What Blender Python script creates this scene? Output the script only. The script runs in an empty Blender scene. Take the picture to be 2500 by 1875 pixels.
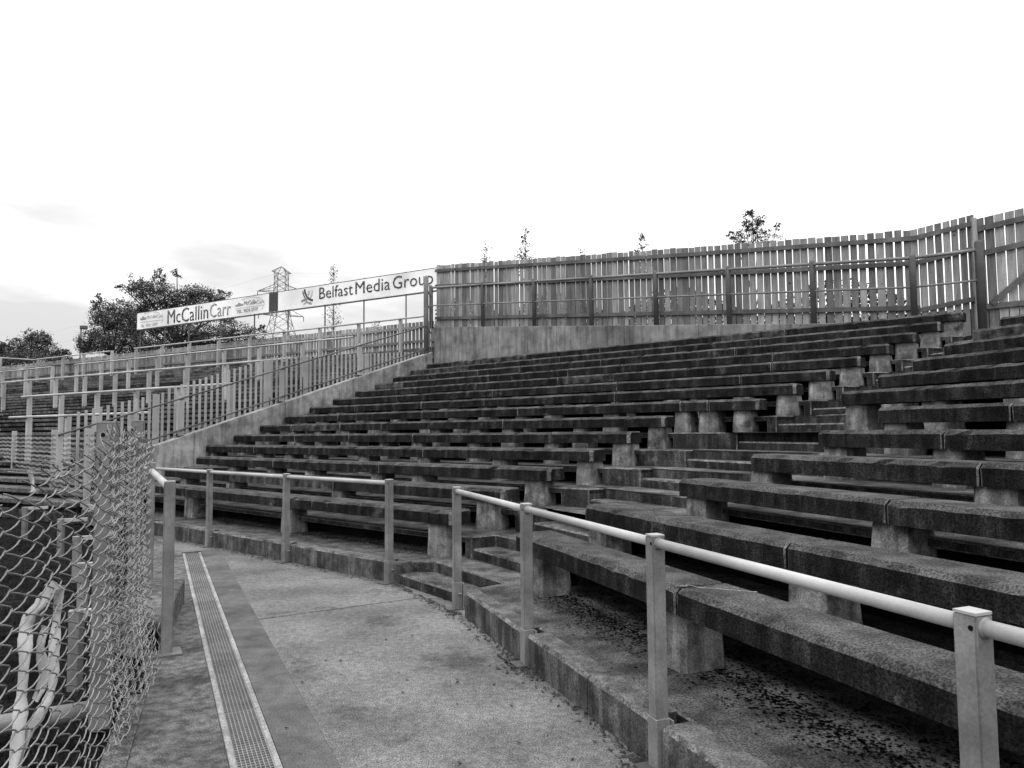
import bpy, bmesh, math, random
from mathutils import Vector, Matrix
from math import sin, cos, atan, atan2, pi, sqrt, radians, floor
random.seed(7)
S = bpy.context.scene
COL = S.collection

# ------------------------------------------------------------------ camera
F, EYE, CX, CY = 1780.0, 1.6, 1250.0, 937.5      # photo is 2500 x 1875
HY, SL = 1053.0, -0.009
rho = atan(0.009); pit = atan((HY - CY) * cos(rho) / F)
fw = Vector((0, cos(pit), sin(pit))); r0 = Vector((1, 0, 0)); u0 = r0.cross(fw)
rt = cos(rho) * r0 - sin(rho) * u0; up = sin(rho) * r0 + cos(rho) * u0
CAM = Vector((0, 0, EYE))
cd = bpy.data.cameras.new('camera'); cam = bpy.data.objects.new('camera', cd); COL.objects.link(cam)
M = Matrix((rt, up, -fw)).transposed().to_4x4(); M.translation = CAM
cam.matrix_world = M
cd.sensor_width = 36; cd.lens = 36 * F / 2500; cd.clip_end = 3000; cd.clip_start = 0.05
S.camera = cam

# ------------------------------------------------------------------ sky and sun (black-and-white overcast day)
w = bpy.data.worlds.new('World'); S.world = w; w.use_nodes = True
nt = w.node_tree; nt.nodes.clear(); N = nt.nodes.new; K = nt.links.new
out = N('ShaderNodeOutputWorld'); bg = N('ShaderNodeBackground'); bg2 = N('ShaderNodeBackground'); addn = N('ShaderNodeAddShader')
sky = N('ShaderNodeTexSky'); sky.sky_type = 'NISHITA'; sky.sun_disc = False
SUN_EL, SUN_AZ = radians(52), radians(215)      # azimuth clockwise from +Y
sky.sun_elevation = SUN_EL; sky.sun_rotation = SUN_AZ; sky.air_density = 1.0; sky.dust_density = 2.0
bw = N('ShaderNodeRGBToBW'); K(sky.outputs[0], bw.inputs[0]); K(bw.outputs[0], bg.inputs[0]); bg.inputs[1].default_value = 0.05
tc = N('ShaderNodeTexCoord'); sep = N('ShaderNodeSeparateXYZ'); K(tc.outputs['Generated'], sep.inputs[0])
# cloud layer: direction projected on a flat deck
mx = N('ShaderNodeMath'); mx.operation = 'MAXIMUM'; K(sep.outputs[2], mx.inputs[0]); mx.inputs[1].default_value = 0.0
ad = N('ShaderNodeMath'); ad.operation = 'ADD'; K(mx.outputs[0], ad.inputs[0]); ad.inputs[1].default_value = 0.16
dv = N('ShaderNodeVectorMath'); dv.operation = 'DIVIDE'; K(tc.outputs['Generated'], dv.inputs[0])
cmb = N('ShaderNodeCombineXYZ'); [K(ad.outputs[0], cmb.inputs[i]) for i in range(3)]; K(cmb.outputs[0], dv.inputs[1])
nz = N('ShaderNodeTexNoise'); nz.inputs['Scale'].default_value = 0.9; nz.inputs['Detail'].default_value = 5; nz.inputs['Roughness'].default_value = .52
off = N('ShaderNodeVectorMath'); off.operation = 'ADD'; K(dv.outputs[0], off.inputs[0]); off.inputs[1].default_value = (5.3, 1.2, 0)
K(off.outputs[0], nz.inputs['Vector'])
cr = N('ShaderNodeValToRGB'); bias = N('ShaderNodeMath'); bias.operation = 'MULTIPLY_ADD'; K(mx.outputs[0], bias.inputs[0]); bias.inputs[1].default_value = .62; K(nz.outputs[0], bias.inputs[2]); bx = N('ShaderNodeMath'); bx.operation = 'MULTIPLY_ADD'; K(sep.outputs[0], bx.inputs[0]); bx.inputs[1].default_value = .22; K(bias.outputs[0], bx.inputs[2]); K(bx.outputs[0], cr.inputs[0])
cr.color_ramp.elements[0].position = .46; cr.color_ramp.elements[0].color = (.56, .56, .56, 1)
cr.color_ramp.elements[1].position = .70; cr.color_ramp.elements[1].color = (1.2, 1.2, 1.2, 1)
gr = N('ShaderNodeMath'); gr.operation = 'MULTIPLY_ADD'; K(mx.outputs[0], gr.inputs[0]); gr.inputs[1].default_value = 2.1; gr.inputs[2].default_value = 0.80
K(cr.outputs[0], bg2.inputs[0]); K(gr.outputs[0], bg2.inputs[1])
K(bg.outputs[0], addn.inputs[0]); K(bg2.outputs[0], addn.inputs[1]); K(addn.outputs[0], out.inputs[0])
sl = bpy.data.lights.new('sun', 'SUN'); sl.energy = 0.6; sl.angle = radians(25); so = bpy.data.objects.new('sun', sl); COL.objects.link(so)
sd = Vector((sin(SUN_AZ) * cos(SUN_EL), cos(SUN_AZ) * cos(SUN_EL), sin(SUN_EL)))
so.rotation_euler = sd.to_track_quat('Z', 'Y').to_euler(); so.location = (0, 0, 30)
S.view_settings.view_transform = 'Standard'; S.view_settings.look = 'None'; S.view_settings.exposure = 0.0; S.view_settings.gamma = 1
S.view_settings.use_curve_mapping = False
S.cycles.max_bounces = 6; S.cycles.diffuse_bounces = 2

# ------------------------------------------------------------------ photo geometry helpers
def ray(x, y): return fw + rt * ((x - CX) / F) - up * ((y - CY) / F)
def vpd(x):
    v = ray(x, HY + SL * (x - CX)); v.z = 0; return v.normalized()
def onz(x, y, z):
    v = ray(x, y); return CAM + v * ((z - EYE) / v.z)
def onp(x, y, n, p):
    v = ray(x, y); return CAM + v * (p / (n.x * v.x + n.y * v.y))
def at(x, y, Y):
    v = ray(x, y); return CAM + v * (Y / v.y)
uL, uR, uF = vpd(-800), vpd(540), vpd(-1730)
def perp(u): return Vector((u.y, -u.x, 0))
nL, nR, nF = perp(uL), perp(uR), perp(uF)
def PL(p, t, z=0): return nL * p + uL * t + Vector((0, 0, z))
def PR(p, t, z=0): return nR * p + uR * t + Vector((0, 0, z))
def PF(p, t, z=0): return nF * p + uF * t + Vector((0, 0, z))

# ------------------------------------------------------------------ materials
def mat(name, dark, light, scale=3.0, rough=.9, bump=.25, bscale=None, speck=.25, sscale=90, streak=0.0, upgain=1.0,
        spots=0.0, metal=0.0, grain=0, stain=0.0, big=0, patch=0):
    m = bpy.data.materials.new(name); m.use_nodes = True
    t = m.node_tree; n = t.nodes; L = t.links.new; b = n['Principled BSDF']
    b.inputs['Roughness'].default_value = rough; b.inputs['Metallic'].default_value = metal
    b.inputs['Specular IOR Level'].default_value = .3 if rough < .75 else (.0 if light < .06 and not streak else .06)
    g = n.new('ShaderNodeNewGeometry'); pos = g.outputs['Position']
    def math(op, a, b_=None, c=None):
        q = n.new('ShaderNodeMath'); q.operation = op
        for i, v in enumerate((a, b_, c)):
            if v is None: continue
            if isinstance(v, (int, float)): q.inputs[i].default_value = v
            else: L(v, q.inputs[i])
        return q.outputs[0]
    def noise(sc, det=4, ro=.6, vec=None):
        q = n.new('ShaderNodeTexNoise'); q.inputs['Scale'].default_value = sc; q.inputs['Detail'].default_value = det
        q.inputs['Roughness'].default_value = ro; L(vec if vec is not None else pos, q.inputs['Vector']); return q.outputs[0]
    def smooth(v, a, b_, lo=0.0, hi=1.0):
        q = n.new('ShaderNodeMapRange'); q.interpolation_type = 'SMOOTHSTEP'; L(v, q.inputs[0])
        for i, k in ((1, a), (2, b_), (3, lo), (4, hi)): q.inputs[i].default_value = k
        return q.outputs[0]
    if grain:
        mp = n.new('ShaderNodeVectorMath'); mp.operation = 'MULTIPLY'; L(pos, mp.inputs[0]); mp.inputs[1].default_value = (grain, grain, 2.0)
        oi = n.new('ShaderNodeObjectInfo')
        ofs = n.new('ShaderNodeVectorMath'); ofs.operation = 'ADD'; L(mp.outputs[0], ofs.inputs[0])
        cb = n.new('ShaderNodeCombineXYZ'); L(math('MULTIPLY', oi.outputs['Random'], 40), cb.inputs[2]); L(cb.outputs[0], ofs.inputs[1])
        f = noise(1.0, 5, .6, ofs.outputs[0])
    else:
        f = noise(scale, 6, .62)
    f = smooth(f, .3, .7)
    v = math('MULTIPLY_ADD', f, light - dark, dark)
    bg_ = smooth(noise(big or scale * .22, 4, .6), .3, .7, .7 if big else .78, 1.25); v = math('MULTIPLY', v, bg_)
    if grain:
        v = math('MULTIPLY', v, math('MULTIPLY_ADD', oi.outputs['Random'], .9, .6))
        vo = n.new('ShaderNodeTexVoronoi'); vo.inputs['Scale'].default_value = 2.6; L(pos, vo.inputs['Vector'])
        v = math('MULTIPLY', v, smooth(vo.outputs['Distance'], .03, .09, .35, 1.0))
    sp = noise(sscale, 3, .7); v = math('MULTIPLY', v, smooth(sp, .37, .63, 1 - speck, 1 + speck))
    sx = n.new('ShaderNodeSeparateXYZ'); L(g.outputs['True Normal'], sx.inputs[0])
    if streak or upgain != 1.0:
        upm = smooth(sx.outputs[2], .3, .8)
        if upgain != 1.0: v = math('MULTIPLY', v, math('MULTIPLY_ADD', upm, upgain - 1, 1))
        if streak:
            mp2 = n.new('ShaderNodeVectorMath'); mp2.operation = 'MULTIPLY'; L(pos, mp2.inputs[0]); mp2.inputs[1].default_value = (9, 9, .7)
            st = smooth(noise(1.0, 5, .65, mp2.outputs[0]), .42, .68, 0, streak)
            inv = math('SUBTRACT', 1.0, upm); v = math('MULTIPLY', v, math('MULTIPLY_ADD', math('MULTIPLY', st, inv), 1, 1))
    if patch:
        pm = math('MULTIPLY', smooth(noise(2.3, 7, .75), .57, .70, 0, patch), math('SUBTRACT', 1.0, smooth(sx.outputs[2], .3, .8)))
        v = math('MULTIPLY', v, math('ADD', pm, 1.0))
    if stain:
        st = smooth(noise(1.3, 6, .7), .52, .66, 1.0, 1 - stain); v = math('MULTIPLY', v, st)
    if spots:
        vo = n.new('ShaderNodeTexVoronoi'); vo.inputs['Scale'].default_value = 20; vo.inputs['Detail'].default_value = 2.0; vo.inputs['Roughness'].default_value = .8; L(pos, vo.inputs['Vector'])
        msk = math('MULTIPLY', smooth(vo.outputs['Distance'], .10, .17, 1, 0), smooth(noise(1.7, 2), .5, .58))
        msk = math('MULTIPLY', msk, spots)
        v = math('MULTIPLY_ADD', msk, .22, v)
    cbn = n.new('ShaderNodeCombineColor')
    for i in range(3): L(v, cbn.inputs[i])
    L(cbn.outputs[0], b.inputs['Base Color'])
    if bump:
        bp = n.new('ShaderNodeBump'); bp.inputs['Strength'].default_value = bump; bp.inputs['Distance'].default_value = .02
        bn = noise(bscale or scale * 9, 6, .7); L(math('ADD', bn, math('MULTIPLY', sp, .4)), bp.inputs['Height']); L(bp.outputs[0], b.inputs['Normal'])
    return m
M_ = {}
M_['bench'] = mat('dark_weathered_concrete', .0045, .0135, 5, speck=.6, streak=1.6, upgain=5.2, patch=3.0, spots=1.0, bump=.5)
M_['bench_pale'] = mat('patchy_weathered_concrete', .008, .055, 7, speck=.4, streak=.9, upgain=1.5, spots=1.0, bump=.5)
M_['pedestal'] = mat('pedestal_concrete', .055, .165, 6, speck=.3, streak=.8, bump=.4, stain=.7)
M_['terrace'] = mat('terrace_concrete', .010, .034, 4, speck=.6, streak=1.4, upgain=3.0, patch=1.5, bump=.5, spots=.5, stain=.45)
M_['worn'] = mat('worn_concrete_edge', .045, .15, 9, speck=.5, bump=.5, stain=.6)
M_['moss_shade'] = mat('black_moss_shade', .006, .016, 30, speck=.5, bump=.6)  # dirt colour that also carries the shade under the front benches
M_['dark'] = mat('void_shade_concrete', .006, .014, 5, speck=.5, bump=.4)  # near-black colour stands in for shade in the void below each tread
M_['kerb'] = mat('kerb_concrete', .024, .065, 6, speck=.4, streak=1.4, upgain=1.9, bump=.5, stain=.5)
M_['path'] = mat('path_concrete', .085, .145, 22, speck=.6, sscale=120, bump=.3, bscale=220, stain=.4, big=1.1)
M_['strip'] = mat('smooth_path_concrete', .068, .10, 9, speck=.35, sscale=110, bump=.3, bscale=150, stain=.3, big=1.4)
M_['rough'] = mat('rough_path_concrete', .045, .135, 14, speck=.7, sscale=150, bump=.5, bscale=120, stain=.6, big=1.4)
M_['bed'] = mat('ground_soil', .03, .05, 6)
M_['wall'] = mat('wall_concrete', .12, .22, 2.5, speck=.15, streak=-.45, bump=.3, stain=.3)
M_['wallside'] = mat('stair_wall_concrete', .15, .30, 3.5, speck=.2, streak=-.4, bump=.3, stain=.35)
M_['paint'] = mat('grey_barrier_paint', .105, .165, 7, rough=.5, speck=.12, bump=.08, spots=1.0, stain=.15)
M_['paintfar'] = mat('light_barrier_paint', .23, .30, 2, rough=.6, speck=.04, bump=0)
M_['tube'] = mat('pale_tube_paint', .26, .31, 4, rough=.38, speck=.05, bump=.04)
M_['darkmetal'] = mat('dark_barrier_metal', .05, .08, 3, rough=.6, speck=.1, bump=.05)
M_['midmetal'] = mat('weathered_barrier_tube', .13, .17, 3, rough=.6, speck=.1, bump=.05)
M_['wood'] = mat('fence_timber', .13, .215, 1, rough=.9, speck=.15, grain=14, bump=.2)
M_['rail'] = mat('fence_rail_timber', .07, .12, 3, rough=.9, speck=.2, bump=.2)
M_['woodfar'] = mat('far_fence_timber', .13, .22, 1, rough=.9, speck=.1, grain=14, bump=0)
M_['wire'] = mat('chain_link_wire', .15, .24, 6, rough=.42, speck=.1, bump=0, metal=.5)
M_['galv'] = mat('galvanised_steel', .16, .20, 5, rough=.5, speck=.15, bump=.1)
M_['grate'] = mat('drain_grating_steel', .11, .15, 8, rough=.5, speck=.2, bump=.1)
M_['edge'] = mat('drain_edge_steel', .15, .21, 14, rough=.7, speck=.35, stain=.3, bump=.2)
M_['black'] = mat('black_recess', .004, .008, 3, bump=0)
M_['leaf'] = mat('leaf', .035, .085, 2, rough=.8, bump=0, speck=.1)
M_['leaf2'] = mat('pale_leaf', .10, .20, 2, rough=.8, bump=0, speck=.1)
M_['bark'] = mat('bark', .03, .05, 6, bump=.3)
M_['grass'] = mat('pitch_grass', .005, .017, 9, speck=.6, bump=.8)
M_['blade'] = mat('grass_blade', .009, .035, 9, bump=0)
M_['litter'] = mat('dead_leaf', .008, .06, 20, bump=0)
M_['signwhite'] = mat('sign_white', .66, .72, 1.5, rough=.5, speck=.02, bump=0)
M_['signdark'] = mat('sign_dark_print', .035, .045, 2, rough=.5, bump=0)
M_['signgrey'] = mat('sign_grey_print', .20, .22, 2, rough=.5, bump=0)
M_['signpale'] = mat('sign_pale_print', .42, .46, 2, rough=.5, bump=0)
M_['pylon'] = mat('pylon_steel', .11, .15, 2, bump=0)
M_['cable'] = mat('power_cable', .40, .45, 2, bump=0)
M_['plastic'] = mat('white_plastic', .36, .46, 3, rough=.35, speck=.03, bump=.15)
M_['darkcloth'] = mat('black_plastic', .012, .02, 3, rough=.4, bump=.1)

# ------------------------------------------------------------------ mesh builder
Z = Vector((0, 0, 1))
class MB:
    def __init__(s): s.v = []; s.f = []
    def box(s, c, X, Y, Zv):   # centre and three half-axes
        k = len(s.v)
        for a in (-1, 1):
            for b in (-1, 1):
                for d in (-1, 1): s.v.append(c + X * a + Y * b + Zv * d)
        s.f += [tuple(k + i for i in q) for q in ((0, 1, 3, 2), (4, 6, 7, 5), (0, 4, 5, 1), (2, 3, 7, 6), (0, 2, 6, 4), (1, 5, 7, 3))]
        return s
    def beam(s, a, b, wx, wz, upv=Z):
        d = (b - a); l = d.length; d = d / l
        side = d.cross(upv)
        side = side.normalized() if side.length > 1e-5 else Vector((1, 0, 0))
        u = side.cross(d).normalized()
        return s.box((a + b) / 2, d * l / 2, side * wx / 2, u * wz / 2)
    def prism(s, poly, z0, z1):
        k = len(s.v); n = len(poly)
        ar = sum(poly[i].x * poly[(i + 1) % n].y - poly[(i + 1) % n].x * poly[i].y for i in range(n))
        if ar < 0: poly = poly[::-1]
        for p in poly: s.v.append(Vector((p.x, p.y, z0)))
        for p in poly: s.v.append(Vector((p.x, p.y, z1)))
        s.f.append(tuple(k + n + i for i in range(n))); s.f.append(tuple(k + i for i in reversed(range(n))))
        for i in range(n): s.f.append((k + i, k + (i + 1) % n, k + n + (i + 1) % n, k + n + i))
        return s
    def tube(s, pts, r, n=8, cap=True):
        k = len(s.v); m = len(pts); prev = None
        for i, p in enumerate(pts):
            d = (pts[min(i + 1, m - 1)] - pts[max(i - 1, 0)]).normalized()
            if prev is None:
                a = d.cross(Z if abs(d.z) < .9 else Vector((1, 0, 0))).normalized()
            else:
                a = (prev - d * prev.dot(d)).normalized()
            prev = a; b = d.cross(a)
            rr = r[i] if isinstance(r, (list, tuple)) else r
            for j in range(n):
                th = 2 * pi * j / n; s.v.append(p + (a * cos(th) + b * sin(th)) * rr)
        for i in range(m - 1):
            for j in range(n):
                j2 = (j + 1) % n; s.f.append((k + i * n + j, k + i * n + j2, k + (i + 1) * n + j2, k + (i + 1) * n + j))
        if cap:
            s.f.append(tuple(k + j for j in reversed(range(n)))); s.f.append(tuple(k + (m - 1) * n + j for j in range(n)))
        return s
    def mesh(s, name, mt, smooth=False, org=None):
        me = bpy.data.meshes.new(name); o = org or Vector()
        me.from_pydata([tuple(v - o) for v in s.v], [], s.f); me.materials.append(M_[mt]); me.update()
        if smooth: me.polygons.foreach_set('use_smooth', [True] * len(me.polygons))
        return me
    def build(s, name, mt, parent=None, smooth=False, bevel=0.0, seg=1, emat=None):
        """parents are Empties at world positions without rotation"""
        org = Vector(parent.location) if parent is not None else (s.v[0].copy() if s.v else Vector())
        if parent is not None and parent.parent is not None: org = org + Vector(parent.parent.location)
        o = bpy.data.objects.new(name, s.mesh(name, mt, smooth, org)); COL.objects.link(o)
        if parent is not None: o.parent = parent
        else: o.location = org
        if bevel:
            if emat: o.data.materials.append(M_[emat])
            bm = bmesh.new(); bm.from_mesh(o.data); bmesh.ops.bevel(bm, geom=bm.edges[:], offset=bevel, segments=seg, affect='EDGES', material=1 if emat else -1)
            bm.to_mesh(o.data); bm.free()
        return o
def copyo(src, loc, rotz=0, parent=None, name=None):
    c = src.copy(); COL.objects.link(c); c.rotation_euler = (0, 0, rotz)
    c.location = loc - (Vector(parent.location) if parent is not None else Vector()); c.parent = parent; return c
def thing(name, label, cat, loc, group=None):
    o = bpy.data.objects.new(name, None); COL.objects.link(o); o.location = loc; o.empty_display_size = .2
    o['label'] = label; o['category'] = cat
    if group: o['group'] = group
    return o
def tag(o, label, cat, group=None, kind=None):
    o['label'] = label; o['category'] = cat
    if group: o['group'] = group
    if kind: o['kind'] = kind
    return o
def struct(o): o['kind'] = 'structure'; return o
def jit(a): return random.uniform(-a, a)

# ------------------------------------------------------------------ ground
g = MB(); g.v = [Vector((-1500, -1500, -.1)), Vector((1500, -1500, -.1)), Vector((1500, 1500, -.1)), Vector((-1500, 1500, -.1))]; g.f = [(0, 1, 2, 3)]
struct(g.build('ground', 'grass'))
# rising bank behind and under the terraces
g = MB(); g.prism([PF(19.6, -2), PF(19.6, 60), PF(90, 90), PF(90, -2)], -.05, 4.3); g.prism([PL(15.6, 15.0), PL(15.6, -12), PL(80, -12), PL(80, 15.0)], -.05, 2.9)
struct(g.build('bank', 'grass'))

# rows ---------------------------------------------------------------
NROW = 14
zp = [.22, .45, .70, .92, 1.135, 1.345] + [1.558 + .213 * k for k in range(8)]
ztop = [.73 + .213 * k for k in range(NROW)]
ztop[6:] = [zp[i] + .45 for i in range(6, NROW)]
eL = [5.26] + [5.15 + .625 * k for k in range(1, NROW)] + [5.15 + .625 * 14]
eR = [2.10, 2.82, 3.43, 4.10, 4.78] + [2.17 + .65 * k for k in range(5, NROW + 1)]
tAL = [6.08, 5.62, 5.28, 4.94, 4.62, 4.35, 3.95, 3.68, 3.44, 3.2, 2.96, 2.72, 2.5, 2.28, 2.1]
tAR = [6.13, 6.2, 5.95, 5.78, 5.65, 5.55, 6.1, 6.45, 6.5, 6.58, 6.66, 6.74, 6.82, 6.9, 7.0]
AL = [PL(eL[i], tAL[i]) for i in range(15)]; AR = [PR(eR[i], tAR[i]) for i in range(15)]
AL[0] = Vector((-1.24, 7.84, 0)); AR[0] = Vector((-.43, 6.45, 0))
tFarL = [15.22] * 15; tFarR = -2.6
terr = MB()
terr.prism([PL(eL[0], 16), PL(eL[0], 6.2), PR(eR[0], 6.2), PR(eR[0], tFarR), PR(12, tFarR), PL(16, 16)], -.09, -.02)
terrace = struct(terr.build('terrace', 'terrace'))
Lend_ = [5.76, 5.57, 5.38, 5.2, 5.05, 4.89, 3.84, 3.57, 3.33, 3.09, 2.85, 2.62, 2.40, 2.18]
Rst_ = [5.92, 5.94, 5.65, 5.46, 5.30, 5.20, 6.26, 6.34, 6.40, 6.48, 6.57, 6.64, 6.72, 6.8]
def inset(i):
    d = (AR[i] - AL[i]).normalized(); n_ = Vector((-d.y, d.x, 0)); mid = nL + nR
    if n_.dot(mid) < 0: n_ = -n_
    return n_
for i in range(NROW):
    s_ = inset(i) * .31; nx = .40
    a0, a1, a2, a3 = AL[i], AL[i] + s_, AR[i] + s_, AR[i]
    if i == 0:
        a0 = PL(eL[0], 6.02); a1 = Vector((-.84, 7.90, 0)); a2 = Vector((-.09, 6.75, 0)); a3 = PR(eR[0], 6.2)
    b = [PL(eL[i + 1] + nx, tFarL[i]), AL[i + 1] + nL * .45, AR[i + 1] + nR * .45, PR(eR[i + 1] + nx, tFarR)]
    poly = [PL(eL[i], tFarL[i]), a0, a1, a2, a3, PR(eR[i], tFarR)] + b[::-1]
    if i == NROW - 1: poly = [PL(eL[i], 15.2), a0, a1, a2, a3, PR(eR[i], tFarR), PR(12.4, tFarR), PL(16.2, 0), PL(14.9, 6), PL(14.9, 15.2)]
    m = MB()
    if i == 0: m.prism(poly, -.08, zp[i])
    else: m.prism(poly, zp[i] - .065, zp[i])
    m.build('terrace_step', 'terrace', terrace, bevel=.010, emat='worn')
    if i:   # riser painted with the void's shade, set back under each tread, solid stair block only in the aisle
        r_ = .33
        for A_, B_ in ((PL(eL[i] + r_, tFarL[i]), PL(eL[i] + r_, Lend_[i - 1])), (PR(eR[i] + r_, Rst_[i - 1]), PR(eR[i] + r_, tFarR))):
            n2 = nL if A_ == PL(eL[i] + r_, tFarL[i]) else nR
            MB().prism([A_, B_, B_ + n2 * .05, A_ + n2 * .05], zp[i - 1] - .02, zp[i] - .066).build('void_shade_riser', 'dark', terrace)
        inn = inset(i) * -.006
        MB().prism([PL(eL[i] - .006, Lend_[i - 1] - .03), a0 + inn, a1 + inn, a2 + inn, a3 + inn, PR(eR[i] - .006, Rst_[i - 1] + .03), PR(eR[i] + .38, Rst_[i - 1] + .03), PL(eL[i] + .38, Lend_[i - 1] - .03)], zp[i - 1] - .3, zp[i] + .003).build('stair_block', 'terrace', terrace, bevel=.012, emat='worn')
    # half step of the stairway in the cut-out of every row
    if True:
        h0 = zp[i - 1] if i else 0
        hz = (h0 + zp[i]) / 2 + jit(.006)
        q0, q3 = (AL[i] - (AL[i] - AR[i]).normalized() * .01, AR[i]) if i else (AL[0], Vector((-.38, 6.72, 0)))
        if i == 0: q0 = Vector((-1.22, 7.84, 0)); s_ = s_ * 1.5
        m = MB(); m.prism([q0, q0 + s_ * 1.15, q3 + s_ * 1.15, q3], max(-.07, h0 - .06), hz)
        m.build('stair_step', 'terrace', terrace, bevel=.018, emat='worn')

# kerb sections with gaps at the barrier posts --------------------------
postR = [-.2, 1.433, 3.06, 4.735, 6.44]                       # t of posts of the near barrier
def kR(t): return 1.905 + .0165 * (t - 1.44)                 # kerb face
pR_ = [kR(t) + .025 for t in postR]
postL = [6.18, 8.18, 10.17, 12.14]
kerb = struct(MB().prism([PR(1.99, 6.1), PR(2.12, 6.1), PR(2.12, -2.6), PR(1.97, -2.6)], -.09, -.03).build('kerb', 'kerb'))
def ksec(PX, p0a, p0b, pb, ta, tb):
    m = MB(); n = max(2, int(abs(tb - ta) / .12)); k = 0
    prof = [(0, -.05), (0, .200), (.022, .2195), (1, .2195), (1, -.05)]
    for j in range(n + 1):
        t = ta + (tb - ta) * j / n; pf = p0a + (p0b - p0a) * j / n
        for q, (u, z) in enumerate(prof):
            p = pf + (u if u < 1 else (pb - pf)); e = 1 if q in (1, 2) else 0
            m.v.append(PX(p + jit(.004) * e + (.003 if not e else 0) * 0, t, z + jit(.003) * e))
    for j in range(n):
        for q in range(4): m.f.append((j * 5 + q, j * 5 + q + 1, j * 5 + 6 + q, j * 5 + 5 + q))
    m.f.append((0, 1, 2, 3, 4)[::-1]); m.f.append(tuple(n * 5 + q for q in range(5)))
    o = m.build('kerb_section', 'kerb', kerb); o.data.materials.append(M_['worn'])
    for f in o.data.polygons:
        if f.index < n * 4 and f.index % 4 == 1: f.material_index = 1
    return o
bnd = [-2.6] + postR
for a, b in zip(bnd[:-1], bnd[1:]):
    ta, tb = a + (.065 if a > -2 else 0), b - .065
    if b == postR[-1]: tb = 6.12
    mid = (ta + tb) / 2 + jit(.15)
    ksec(PR, kR(ta), kR(mid), 2.12, ta, mid - .004); ksec(PR, kR(mid), kR(tb), 2.12, mid + .004, tb)
bnd = [6.1] + postL + [15.2]
for a, b in zip(bnd[:-1], bnd[1:]):
    ta = a + (.065 if a in postL else 0); tb = b - (.065 if b in postL else 0)
    if tb - ta < .08: continue
    mid = (ta + tb) / 2 + jit(.15)
    if tb - ta > 1: ksec(PL, 5.11, 5.11, 5.28, ta, mid - .004); ksec(PL, 5.11, 5.11, 5.28, mid + .004, tb)
    else: ksec(PL, 5.11, 5.11, 5.28, ta, tb)
ksec(PL, 5.11, 5.11, 5.28, 6.03, 6.17)

# path -------------------------------------------------------------------
E1_, E2_ = PR(-.40, 5.0), Vector((-6.1, 12.1, 0))
path = struct(MB().prism([PR(-.42, -3), PR(2.05, -3), PR(2.02, 6.3), PL(5.25, 6.1), PL(5.25, 13.2), E2_, E1_], -.095, -.035).build('path', 'bed'))
# drain line: from near to far
dA, dB = onz(626, 1874, 0), onz(468, 1350, 0); dd = (dB - dA).normalized(); dn = Vector((dd.y, -dd.x, 0)); dA = dA - dd * 3.2
DW = .115
def D(s, o, z=0): return dA + dd * s + dn * o + Vector((0, 0, z))
DL = (dB - dA).length
def slab(poly, mt): return MB().prism(poly, -.06, 0).build('path_slab', mt, path)
def hitR(s, p):   # offset from the drain line at station s of the point where PR p-line is met
    a = D(s, 0); return (p - a.dot(nR)) / dn.dot(nR)
jw = .004
jl = onz(632, 1513, 0); jr = onz(1025, 1460, 0)
sj = (jl - dA).dot(dd); oj = (jl - dA).dot(dn)
slab([D(0, DW + .003), D(DL + .1, DW + .003), D(DL + .1, oj - .001), D(0, oj - .001)], 'strip')
def kp(t): return kR(t) + .06
slab([D(0, oj), jl, jr, Vector((-.52, 7.02, 0)), Vector((-.40, 6.6, 0)), PR(kp(6.1), 6.1), PR(kp(1), 1), PR(kp(-2.6), -2.6)], 'path')
g1 = (jr - jl).normalized(); gn = Vector((-g1.y, g1.x, 0)) * .022
e1 = PL(5.2, 15.2); 
slab([jl + gn, jr + gn, Vector((-.56, 7.08, 0)), Vector((-1.05, 7.95, 0)), PL(5.2, 6.2), PL(5.2, 12.7), E2_, D(DL + .12, -DW), D(DL + .12, oj)], 'path')
slab([D(0, -DW - .003), D(DL + .12, -DW - .003), E2_, E1_, PR(-.39, -2.6)], 'rough')
# drain channel
drain = thing('drain_channel', 'long slotted steel drain grating running along the concrete path', 'drain', dA)
MB().box(D(DL / 2, 0, -.075), dd * DL / 2, dn * (DW - .002), Z * .012).build('channel_bed', 'black', drain)
s = 0.0; gm = None
while s < DL - .05:
    l = min(1.0, DL - s)
    for sg in (-1, 1):
        MB().box(D(s + l / 2, sg * (DW - .016), -.02), dd * (l / 2 - .003), dn * .0155, Z * .0245).build('edge_strip', 'edge', drain, bevel=.004)
    m = MB()
    for k in range(9):
        m.box(D(s + l / 2, -DW + .034 + k * (2 * DW - .068) / 8, -.012), dd * (l / 2 - .004), dn * .0022, Z * .012)
    nb = int(l / .03)
    for k in range(nb + 1):
        m.box(D(s + .006 + k * (l - .012) / nb, 0, -.0125), dd * .004, dn * (DW - .033), Z * .009)
    m.build('grate', 'grate', drain)
    s += l
# pitch side: low concrete edge and grass
MB().prism([PR(-.40, -3), PR(-.40, 5.1), PR(-.52, 5.1), PR(-.52, -3)], -.09, .015).build('path_edging', 'rough', path)

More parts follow.
